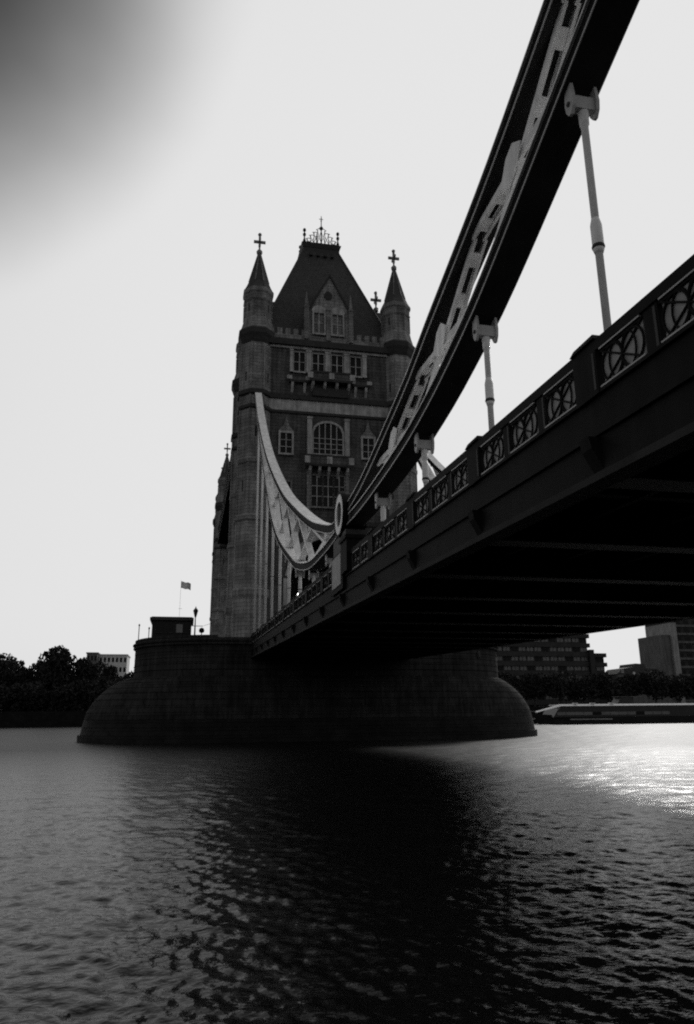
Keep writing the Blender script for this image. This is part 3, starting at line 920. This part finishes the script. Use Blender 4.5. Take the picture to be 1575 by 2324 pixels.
    for sx in (-1, 1):
        for sy in (-1, 1):
            cx, cy = TX + sx * TCX, TY + sy * TCY
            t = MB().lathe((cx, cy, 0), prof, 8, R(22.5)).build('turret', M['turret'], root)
            for zz0, zz1, r in ((39.7, 40.2, 2.36), (41.6, 42.25, 2.42)):
                MB().lathe((cx, cy, 0), [(2.1, zz0), (r, zz0 + .15), (r, zz1), (2.1, zz1 + .2)], 8, R(22.5)).build('turret_band', M['moulding'], t)
            MB().lathe((cx, cy, 0), [(2.12, 48.902), (2.3, 49.3), (2.42, 49.7), (2.6, 50.1), (2.6, 50.75), (2.35, 51.05)], 8, R(22.5)).build('turret_cornice', M['moulding'], t)
            MB().lathe((cx, cy, 0), [(2.34, 51.052), (2.1, 51.9), (1.92, 52.8), (1.90, 55.1)], 8, R(22.5)).build('drum', M['turret'], t)
            MB().lathe((cx, cy, 0), [(1.90, 55.102), (2.05, 55.35), (2.05, 55.5), (1.95, 55.6), (1.98, 56.2), (2.12, 56.4), (2.14, 56.8), (2.06, 57.0)], 8, R(22.5)).build('drum_cornice', M['turret'], t)
            MB().lathe((cx, cy, 0), [(2.02, 57.002), (1.72, 57.6), (1.45, 58.3), (.20, 63.0)], 8, R(22.5)).build('spire', M['slate'], t)
            cross((cx, cy, 63.0), 3.3, t, M['gilt'])
            rb_ = MB()
            for k in range(8):
                a = R(22.5 + 45 * k)
                ca, sa = math.cos(a), math.sin(a)
                rb_.bar((cx + 2.12 * ca, cy + 2.12 * sa, 26.2), (cx + 2.12 * ca, cy + 2.12 * sa, 48.8), .20, .20, (ca, sa, 0))
                rb_.bar((cx + 1.9 * ca, cy + 1.9 * sa, 52.9), (cx + 1.9 * ca, cy + 1.9 * sa, 55.1), .18, .18, (ca, sa, 0))
                rb_.bar((cx + 1.45 * ca, cy + 1.45 * sa, 58.3), (cx + .2 * ca, cy + .2 * sa, 63.0), .12, .12)
            rb_.build('corner_shaft', M['turret'], t)
            sl_ = MB()
            for k in range(8):
                a = R(45 * k)
                ca, sa = math.cos(a), math.sin(a)
                for z0, z1, r in ((53.6, 54.7, 1.90), (43.6, 44.9, 2.12), (36.0, 37.4, 2.12), (29, 30.4, 2.15)):
                    ri = r * math.cos(R(22.5))
                    P = lambda u, d: (cx + (ri + d) * ca - u * sa, cy + (ri + d) * sa + u * ca)
                    if (k + int(z0)) % 2: continue
                    c4 = [P(-.10, .012), P(.10, .012), P(.10, -.1), P(-.10, -.1)]
                    sl_.hexa([(p[0], p[1], z0) for p in c4] + [(p[0], p[1], z1) for p in c4])
            sl_.build('slit_window', M['glass'], t)
    # gables on the lower turret stages: gargoyle knobs that break the outline
    return root
t1 = tower()
t2 = copy_tree(t1)
t2.location = (TX, TY + 82.3, TZ)
t2['label'] = 'far granite bridge tower, only its left turrets showing behind the near one'

# high level walkways between the towers
for x0, lb in ((5.35, 'left high level walkway joining the two towers, seen edge on'), (24.0, 'right high level walkway joining the two towers behind the near tower')):
    wk = thing('walkway', (x0 + 1.6, TY + 41, 41.0), lb, 'walkway', 'high level walkways between the towers')
    ya, yb = TY + 7.3, TY + 82.3 - 7.3
    MB().box(x0, x0 + 3.2, ya, yb, 41.0, 41.4).build('floor_girder', M['blue'], wk)
    MB().box(x0, x0 + 3.2, ya, yb, 44.6, 45.0).build('roof_girder', M['blue'], wk)
    MB().box(x0 + .5, x0 + 2.7, ya, yb, 41.402, 44.598).build('corridor', M['under'], wk)
    k = 0
    y = ya
    while y + 4 < yb:
        for xx in (x0 + .12, x0 + 3.08):
            mb = MB().bar((xx, y, 41.4), (xx, y + 4, 44.6), .18, .18).bar((xx, y, 44.6), (xx, y + 4, 41.4), .18, .18).bar((xx, y, 41.4), (xx, y, 44.6), .22, .22)
            mb.build('lattice_panel', M['flange'], wk)
        y += 4.0

# ------------------------------------------------------------------ piers
def pier():
    root = thing('bridge_pier', (TX + .6, TY, -2), 'massive granite pier with domed cutwaters under the near tower', 'bridge pier', 'two river piers of the bridge')
    pcx = TX + .1
    N = 48
    def outline(E, Rr, L=13.4, pcx=pcx):
        pts = []
        for k in range(N + 1):
            t = -math.pi / 2 + math.pi * k / N
            pts.append((pcx + L + E * math.cos(t), TY + Rr * math.sin(t)))
        for k in range(N + 1):
            t = math.pi / 2 + math.pi * k / N
            pts.append((pcx - L + E * math.cos(t), TY + Rr * math.sin(t)))
        return pts
    def ring(levels, name, m_, parent, up=False):
        mb = MB(); n_ = 2 * (N + 1)
        for z, E, Rr in levels:
            mb.v += [(x, y, z) for x, y in (outline(E, Rr, 13.0, pcx + .4) if up else outline(E, Rr))]
        for i in range(len(levels) - 1):
            for k in range(n_):
                q = (k + 1) % n_
                mb.f.append((i * n_ + k, i * n_ + q, (i + 1) * n_ + q, (i + 1) * n_ + k))
        mb.f.append(tuple(range(n_))[::-1]); o = (len(levels) - 1) * n_
        mb.f.append(tuple(o + k for k in range(n_)))
        return mb.build(name, m_, parent)
    base = ring([(-2, 15.3, 11.0), (.75, 15.3, 11.0)], 'tide_course', M['wet'], root)
    # dome courses
    pz = [(.78, 15.0), (2.3, 14.75), (3.2, 14.5), (4.2, 14.0), (5.05, 13.35), (5.75, 12.6), (6.35, 11.8), (6.8, 11.05), (7.1, 10.35)]
    E_ = lambda z: float(np.interp(z, [p[0] for p in pz], [p[1] for p in pz]))
    zs = [.752, 1.6, 2.45, 3.2, 3.95, 4.65, 5.3, 5.9, 6.45, 6.85, 7.12]
    for i, (a, c) in enumerate(zip(zs[:-1], zs[1:])):
        Ra = 10.9 - .06 * i
        g = .03
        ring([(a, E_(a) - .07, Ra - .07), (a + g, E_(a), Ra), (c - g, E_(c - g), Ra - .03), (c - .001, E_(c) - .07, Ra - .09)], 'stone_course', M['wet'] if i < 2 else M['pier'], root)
    zs = np.linspace(7.12, 10.5, 6)
    for a, c in zip(zs[:-1], zs[1:]):
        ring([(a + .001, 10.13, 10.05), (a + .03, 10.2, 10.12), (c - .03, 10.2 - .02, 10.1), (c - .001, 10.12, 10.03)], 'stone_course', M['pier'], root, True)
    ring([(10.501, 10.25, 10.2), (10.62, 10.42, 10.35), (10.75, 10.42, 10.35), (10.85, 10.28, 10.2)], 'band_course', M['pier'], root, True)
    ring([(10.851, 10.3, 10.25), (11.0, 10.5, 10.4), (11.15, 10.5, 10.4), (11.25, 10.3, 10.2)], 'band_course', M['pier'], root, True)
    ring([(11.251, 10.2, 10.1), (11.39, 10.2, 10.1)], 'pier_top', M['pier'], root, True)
    # parapet wall round the top
    mb = MB(); o1 = outline(10.25, 10.15, 13.0, pcx + .4); o2 = outline(9.8, 9.7, 13.0, pcx + .4); n_ = len(o1)
    def gap(k):
        q = (k + 1) % n_
        xm = (o1[k][0] + o1[q][0]) / 2
        return abs(xm - TX) < 13 
    for k in range(n_):
        q = (k + 1) % n_
        if gap(k): continue
        if k == N + 1:
            mb.build('pier_parapet', M['pier'], root); mb = MB()
        mb.hexa([(*o1[k], 11.39), (*o1[q], 11.39), (*o2[q], 11.39), (*o2[k], 11.39), (*o1[k], 11.62), (*o1[q], 11.62), (*o2[q], 11.62), (*o2[k], 11.62)])
    mb.build('pier_parapet', M['pier'], root)
    # drain hole on the right hand drum
    a = R(-62)
    px_, py_ = pcx + 13.4 + 10.2 * math.cos(a), TY + 10.12 * math.sin(a)
    MB().lathe((px_, py_, 9.3), [(.12, 0), (.26, .1), (.26, .7), (.12, .85)], 8).build('drain_hole', M['black'], root)
    return root
p1 = pier()
p2 = copy_tree(p1); p2.location = (TX + .6, TY + 82.3, -2)
p2['label'] = 'far river pier under the far tower, hidden behind the near pier'

# abutment that carries the near end of the deck
ab = thing('abutment', (16, -16, 1.3), 'granite abutment wall carrying the near end of the deck', 'abutment')
MB().box(5.6, 26.6, -22, -13.9, 1.34, 8.3).build('abutment_wall', M['pier'], ab)

# ------------------------------------------------------------------ things on the left end of the pier
cb = thing('control_cabin', (-2.1, 93.5, 11.4), 'flat roofed dark control cabin on the left end of the pier', 'cabin')
MB().box(-4.45, .18, 91.2, 96.0, 11.40, 13.95).build('cabin_wall', M['cabin'], cb)
rf = MB().box(-4.72, .42, 90.9, 96.3, 13.952, 14.28).build('cabin_roof', M['lead'], cb)
MB().box(-4.55, .26, 91.1, 96.1, 14.282, 14.38).build('roof_edge', M['lead'], rf)
for i, u in enumerate((-3.9, -2.75, -1.6, -.75)):
    w_ = MB().box(u, u + .75, 91.14, 91.198, 12.5, 13.5).build('window', M['glass'] if i != 2 else M['offglass'], cb)
    MB().box(u - .06, u + .81, 91.10, 91.16, 12.42, 12.498).build('sill', M['moulding'], w_)
sp_ = thing('lamp_post', (.62, 93.2, 11.4), 'black lamp post with pointed lantern beside the control cabin', 'lamp post')
MB().tube([(.62, 93.2, 11.4), (.62, 93.2, 14.6)], [.11, .06], 8).build('post', M['black'], sp_)
MB().bar((-.05, 93.2, 13.55), (1.6, 93.2, 13.55), .07, .07).build('ladder_bar', M['black'], sp_)
ln = MB().lathe((.62, 93.2, 14.6), [(.07, 0), (.12, .1), (.28, .75), (.30, .8)], 6).build('lantern', M['black'], sp_)
MB().lathe((.62, 93.2, 15.402), [(.34, 0), (.16, .3), (.06, .38), (.06, .5), (.01, .6)], 6).build('lantern_cap', M['black'], ln)
fp = thing('flagpole', (-1.35, 93.8, 14.38), 'thin flagpole on the cabin roof flying a small pale flag', 'flagpole')
MB().tube([(-1.35, 93.8, 14.38), (-1.35, 93.8, 19.35)], [.018, .012], 6).build('pole', M['trim'], fp)
MB().bar((-1.5, 93.8, 15.75), (-1.05, 93.8, 15.75), .03, .03).build('crosstree', M['trim'], fp)
mb = MB()
for i in range(9):
    x = -1.33 + i * .15; yy = 93.8 + .12 * math.sin(i * .9); dz = -.05 * i * .6 + .04 * math.sin(i * 1.3)
    mb.v += [(x, yy, 18.35 + dz), (x, yy, 19.2 + dz)]
for i in range(8): mb.f.append((2 * i, 2 * i + 2, 2 * i + 3, 2 * i + 1))
mb.build('flag', M['flag'], fp)
for x, y, h_, lb in ((-6.0, 92.5, 1.1, 'short mooring post on the pier parapet, left of the cabin at the pier edge'), (-4.85, 93.0, .8, 'short post on the pier parapet close against the left wall of the cabin')):
    b_ = thing('marker_post', (x, y, 11.4), lb, 'post', 'marker posts on the pier')
    MB().tube([(x, y, 11.4), (x, y, 12.3 + h_)], .05, 8).build('shaft', M['black'], b_)
    MB().lathe((x, y, 12.3 + h_), [(.04, -.1), (.10, 0), (.10, .12), (.02, .22)], 8).build('finial', M['black'], b_)
sg = thing('signal_box', (1.45, 93.4, 11.4), 'small round signal head on a short stand right of the lamp post', 'signal')
MB().tube([(1.45, 93.4, 11.4), (1.45, 93.4, 12.75)], .05, 8).build('stand', M['black'], sg)
MB().lathe((1.45, 93.4, 12.7), [(.05, 0), (.3, .12), (.34, .35), (.25, .58), (.05, .68)], 10).build('head', M['black'], sg)
cbl = MB().tube([(1.7, 93.2, 13.6), (2.6, 93.2, 13.9), (3.6, 93.2, 14.55), (4.4, 93.2, 15.3)], .02, 5).build('cable', M['black'])
tag(cbl, 'thin dark cable sagging from the lamp post bar to the tower', 'cable')

# ------------------------------------------------------------------ trees
random.seed(5)
rng = np.random.default_rng(7)
def crown_mesh(h, w, seed, leaf, nclump, per, z0=.42, z1=.84):
    g = np.random.default_rng(seed)
    V = []; Fc = []
    for c in range(nclump):
        a = g.uniform(0, 2 * math.pi); rr = math.sqrt(g.uniform(0, 1)) * w * .36
        zc = g.uniform(z0, z1) * h
        cr = g.uniform(.16, .30) * w
        k = 1.0 - .5 * abs(zc / h - .6)
        cx, cy = math.cos(a) * rr * k, math.sin(a) * rr * k
        d = g.normal(size=(per, 3)); d /= np.linalg.norm(d, axis=1)[:, None]
        rad = cr * g.uniform(.55, 1.08, per) ** .6
        P = d * rad[:, None] * np.array([1, 1, .8]) + np.array([cx, cy, zc])
        for p in P:
            t = g.normal(size=3); t /= np.linalg.norm(t)
            q = np.cross(t, g.normal(size=3)); q /= np.linalg.norm(q)
            s1 = leaf * g.uniform(.6, 1.3)
            o = len(V)
            V += [tuple(p - t * s1 - q * s1 * .5), tuple(p + t * s1 - q * s1 * .6), tuple(p + t * s1 * .8 + q * s1 * .6), tuple(p - t * s1 * .7 + q * s1 * .5)]
            Fc.append((o, o + 1, o + 2, o + 3))
    me = bpy.data.meshes.new('crown'); me.from_pydata(V, [], Fc); me.materials.append(M['leaf'])
    return me
def trunk_mesh(h, w, seed):
    g = np.random.default_rng(seed)
    mb = MB()
    mb.tube([(0, 0, 0), (.1, 0, h * .25), (0, .15, h * .5), (.1, 0, h * .75)], [h * .025, h * .02, h * .014, h * .004], 7)
    for k in range(6):
        a = g.uniform(0, 6.28); z0 = h * g.uniform(.28, .5)
        mb.tube([(0, 0, z0), (math.cos(a) * w * .15, math.sin(a) * w * .15, z0 + h * .12), (math.cos(a) * w * .32, math.sin(a) * w * .32, z0 + h * .26)], [h * .011, h * .008, h * .002], 5)
    me = bpy.data.meshes.new('trunk'); me.from_pydata(mb.v, [], mb.f); me.materials.append(M['bark'])
    return me
kinds = [(crown_mesh(18, 16, 11 + i, .50, 16, 190), trunk_mesh(18, 16, 31 + i)) for i in range(4)]
kinds += [(crown_mesh(18, 16, 61 + i, .55, 16, 170, .06, .7), trunk_mesh(12, 10, 71 + i)) for i in range(2)]
def tree(x, y, z, h, w, k, label, grp, rot):
    r = thing('tree', (x, y, z), label, 'tree', grp)
    r.rotation_euler = (0, 0, rot)
    for nm, me, in (('crown', kinds[k][0]), ('trunk', kinds[k][1])):
        o = bpy.data.objects.new(nm, me); COL.objects.link(o); o.parent = r
        o.scale = (w / 16, w / 16, h / 18)
    return r
GT = 'dark trees along the far left bank'
LT = 'dark tree in the row of trees on the far left bank'
for i, (x, y, h, w) in enumerate([(-84, 262, 20, 18), (-73, 258, 18.5, 16), (-62, 262, 19, 17), (-54, 256, 18.5, 14), (-47.5, 260, 18, 12), (-33.5, 256, 18, 12), (-28, 259, 16.5, 11), (-24, 252, 13.0, 11), (-18, 251, 14.2, 11), (-12, 252, 17, 14), (-4, 256, 19, 15), (6, 252, 18, 15)]):
    tree(x, y, 3.2, h, w, i % 4, LT, GT, i * 1.3)
tree(-41.5, 254, 3.2, 21.5, 15.5, 1, 'tallest round crowned tree standing above the others on the far left bank', GT, .4)
GB = 'low bushes along the far left bank'
for i, x in enumerate(range(-92, 16, 5)):
    tree(x, 250 - (x + 90) * .06, 3.2, 9 + (i * 37 % 5), 12, 4 + i % 2, 'low dark bush at the waterside of the far left bank', GB, i * .8).name = 'bush'

for i, x in enumerate(range(-100, 10, 8)):
    tree(x, 272, 3.2, 13.5 + (i * 23 % 4), 15, 4 + i % 2, 'dense dark shrub in the thicket behind the trees of the far left bank', 'thicket behind the trees on the left bank', i * 1.1).name = 'shrub'

# ------------------------------------------------------------------ buildings on the left
def simple_building(x0, x1, y0, y1, h, label, wm, nf, nw, roofname='flat_roof', z=3.2):
    r = thing('building', ((x0 + x1) / 2, (y0 + y1) / 2, z), label, 'building')
    MB().box(x0, x1, y0, y1, z, z + h).build('wall', M[wm], r)
    MB().box(x0 - .3, x1 + .3, y0 - .3, y1 + .3, z + h + .002, z + h + .5).build(roofname, M[wm], r)
    fh = h / nf
    src = None
    for f_ in range(nf):
        for k in range(nw):
            w_ = (x1 - x0) / nw
            a = x0 + w_ * (k + .22)
            loc = Vector((a, y0, z + fh * (f_ + .3)))
            if src is None:
                mb = MB().box(0, w_ * .56, -.03, .02, 0, fh * .48)
                mb.v = [(p[0] + loc.x, p[1] + loc.y, p[2] + loc.z) for p in mb.v]
                src = mb.build('window', M['glass'], r); base = loc.copy()
            else:
                inst(src, 'window', loc - base, r)
    return r
simple_building(-37, -25.5, 330, 345, 24.2, 'pale low block with a flat roof between the trees on the left bank', 'render', 6, 7)
simple_building(-41.5, -37.2, 326, 345, 24.6, 'narrow darker block against the left end of the pale block on the left bank', 'conc', 6, 3)

# ------------------------------------------------------------------ buildings on the right
of = thing('office_block', (140, 266, 3.2), 'dark office block with stacked bands of windows under the deck on the right', 'office block')
fl = 3.55
def floors(x0, x1, y0, y1, n0, n1, notch):
    for f_ in range(n0, n1):
        z = 3.2 + f_ * fl
        MB().box(x0, x1 + (.9 if notch else 0), y0, y1, z + 2.05, z + fl + .0).build('spandrel', M['dkbrick'], of)
        MB().box(x0, x1, y0 + .7, y1 - .7, z + .002, z + 2.048).build('floor_core', M['dkbrick'], of)
        nw = int((x1 - x0) / 3.0)
        for k in range(nw):
            a = x0 + (x1 - x0) * (k + .10) / nw; c = x0 + (x1 - x0) * (k + .90) / nw
            w_ = MB().box(a, c, y0 + .60, y0 + .698, z + .5, z + 2.0).build('window', M['offglass'] if (k * 7 + f_ * 5) % 4 else M['glass'], of)
            MB().box((a + c) / 2 - .08, (a + c) / 2 + .08, y0 + .54, y0 + .598, z + .5, z + 2.0).build('mullion', M['dkbrick'], w_)
floors(112, 150.2, 260, 276, 0, 8, True)
floors(150.4, 158.0, 262, 274, 0, 6, True)
MB().box(150.1, 152.0, 259, 261.9, 3.2, 25.6).build('stair_shaft', M['black'], of)
tb = thing('tower_block', (200, 275, 3.2), 'tall concrete tower block with pale stair shafts at the far right', 'tower block')
MB().box(192, 229, 266, 284, 3.2, 40).build('wall', M['dkbrick'], tb)
MB().box(185.2, 189.2, 264, 280, 3.2, 32.2).build('stair_shaft', M['conc'], tb)
MB().box(189.202, 191.8, 263, 280, 3.2, 37).build('lift_shaft', M['conc2'], tb)
for f_ in range(10):
    z = 6 + f_ * 3.3
    MB().box(192.5, 228.5, 265.4, 265.998, z, z + .9).build('balcony_band', M['conc'], tb)
    for k in range(8):
        MB().box(193.5 + k * 4, 195.9 + k * 4, 265.93, 265.997, z + 1.1, z + 2.6).build('window', M['glass'], tb)
lb = thing('low_house', (166, 262, 3.2), 'low pitched roofed house between the office block and the tower block', 'house')
MB().box(160.5, 184, 258, 268, 3.2, 16.5).build('wall', M['conc'], lb)
MB().prism([(160.0, 16.502), (181, 16.502), (177.5, 18.2), (172.6, 18.7), (171.9, 20.2), (168.2, 20.4), (167.8, 19.2), (162.5, 18.5)], lambda a, c: (a, 257.6, c), lambda a, c: (a, 268.4, c)).build('roof', M['slate'], lb)
for x, wd, z0, z1, mm_ in ((161.6, 1.2, 16.7, 18.2, 'conc2'), (166.6, .9, 15.2, 17.2, 'render')):
    MB().box(x, x + wd, 257.3, 257.9, z0, z1).build('gable_window', M[mm_], lb)
GR = 'dark trees along the far right bank'
for i, (x, y, h, w) in enumerate([(100, 226, 13, 13), (109, 224, 12, 12), (117, 222, 12, 12), (125, 222, 11.5, 12), (133, 221, 12, 12), (141, 220, 11.5, 12), (149, 219, 12.5, 12), (157, 218, 12, 12), (165, 217, 12, 12), (173, 216, 12.5, 12), (181, 215, 13, 13), (190, 214, 13, 13), (92, 228, 14, 14)]):
    tree(x, y, 3.2, h, w, i % 4, 'dark tree below the office block on the far right bank', GR, i * 1.7)

# ------------------------------------------------------------------ river boat
bt_ = thing('river_boat', (105, 166, 0), 'long low river boat with a pale roof line moored behind the pier', 'boat')
BL = 62.0; bx0 = 80.6; byc = 168.0; hb = 3.6
def hull_sections(zlo, zhi, inset):
    mb = MB(); n_ = 15
    for i in range(n_):
        t = i / (n_ - 1)
        x = bx0 + BL * t
        w_ = hb * min(1, (t / .22) ** .6) if t > 0 else .05
        w_ = max(w_, .05)
        sh = .9 * max(0, 1 - t / .3) ** 1.6
        rake = 2.2 * max(0, 1 - t / .12)
        mb.v += [(x + rake * .9, byc - w_ * .86, zlo), (x, byc - w_, zhi + sh), (x, byc + w_, zhi + sh), (x + rake * .9, byc + w_ * .86, zlo)]
    for i in range(n_ - 1):
        for k in range(4):
            q = (k + 1) % 4
            mb.f.append((i * 4 + k, i * 4 + q, i * 4 + 4 + q, i * 4 + 4 + k))
    mb.f.append((0, 1, 2, 3)); o = (n_ - 1) * 4; mb.f.append((o + 3, o + 2, o + 1, o))
    return mb
hl = hull_sections(-.4, 1.55, 0).build('hull', M['hull'], bt_)
MB().box(bx0 + 8, bx0 + 19, byc - hb - .06, byc - hb - .0, .95, 1.2).build('rubbing_strake', M['conc2'], hl)
# cabin
cab = MB().prism([(bx0 + 4.0, 1.6), (bx0 + BL - 2, 1.6), (bx0 + BL - 2, 4.2), (bx0 + 7.5, 4.2), (bx0 + 5.3, 3.4)],
           lambda a, c: (a, byc - hb + .35, c), lambda a, c: (a, byc + hb - .35, c)).build('cabin', M['hull'], bt_)
re_ = MB()
seg = [(bx0 - .3, 2.72, 2.95), (bx0 + 6.2, 4.12, 4.55), (bx0 + BL - 2, 4.202, 4.64)]
for (xa, a0, a1), (xb, b0, b1) in zip(seg[:-1], seg[1:]):
    y0_, y1_ = byc - hb + .1, byc - hb + .62
    re_.hexa([(xa, y0_, a0), (xb, y0_, b0), (xb, y1_ + .28, b0), (xa, y1_ + .28, a0), (xa, y1_, a1), (xb, y1_, b1), (xb, y1_ + .28, b1), (xa, y1_ + .28, a1)])
re_.build('roof_edge', M['white'], bt_)
MB().box(bx0 + 6.3, bx0 + BL - 2.2, byc - hb + .91, byc + hb - .4, 4.21, 4.5).build('roof', M['white'], bt_)
x = bx0 + 5.0
k = 0
while x < bx0 + 34:
    w_ = 2.3
    MB().box(x, x + w_ - .10, byc - hb + .30, byc - hb + .348, 2.05, 2.75).build('window', M['boatwin'] if k % 5 != 4 else M['glass'], cab)
    x += w_; k += 1
wh = MB().prism([(bx0 + 22.0, 4.502), (bx0 + 26.5, 4.502), (bx0 + 26.0, 6.2), (bx0 + 23.2, 6.2)], lambda a, c: (a, byc - 1.5, c), lambda a, c: (a, byc + 1.5, c)).build('wheelhouse', M['hull'], bt_)
MB().box(bx0 + 22.6, bx0 + 29, byc - 1.7, byc + 1.7, 6.202, 6.32).build('canopy', M['conc'], wh)
for xx in (bx0 + 9.5, bx0 + 14, bx0 + 19):
    MB().box(xx, xx + 1.0, byc - hb + .2, byc - hb + 1.2, 4.62, 4.82).build('roof_vent', M['white'], bt_)
pn = thing('pontoon', (80.5, 176, 0), 'small pale railed pontoon end showing between the pier and the boat', 'pontoon')
MB().box(74, 86, 174, 178, -.3, 1.2).build('float', M['hull'], pn)
MB().box(77, 85.0, 174.2, 174.35, 2.9, 3.05).build('handrail', M['conc2'], pn)
MB().box(77, 83.0, 176.2, 176.35, 3.9, 4.05).build('upper_handrail', M['conc2'], pn)
for xx in (78, 80.4, 82.8, 84.9):
    MB().box(xx, xx + .12, 174.2, 174.35, 1.2, 2.898).build('stanchion', M['conc2'], pn)
ms = thing('mast', (75.5, 177, -.0), 'thin mast rising between the pier and the office block', 'mast')
MB().tube([(75.5, 177, 1.2), (75.5, 177, 12.5)], [.1, .06], 6).build('pole', M['conc'], ms)
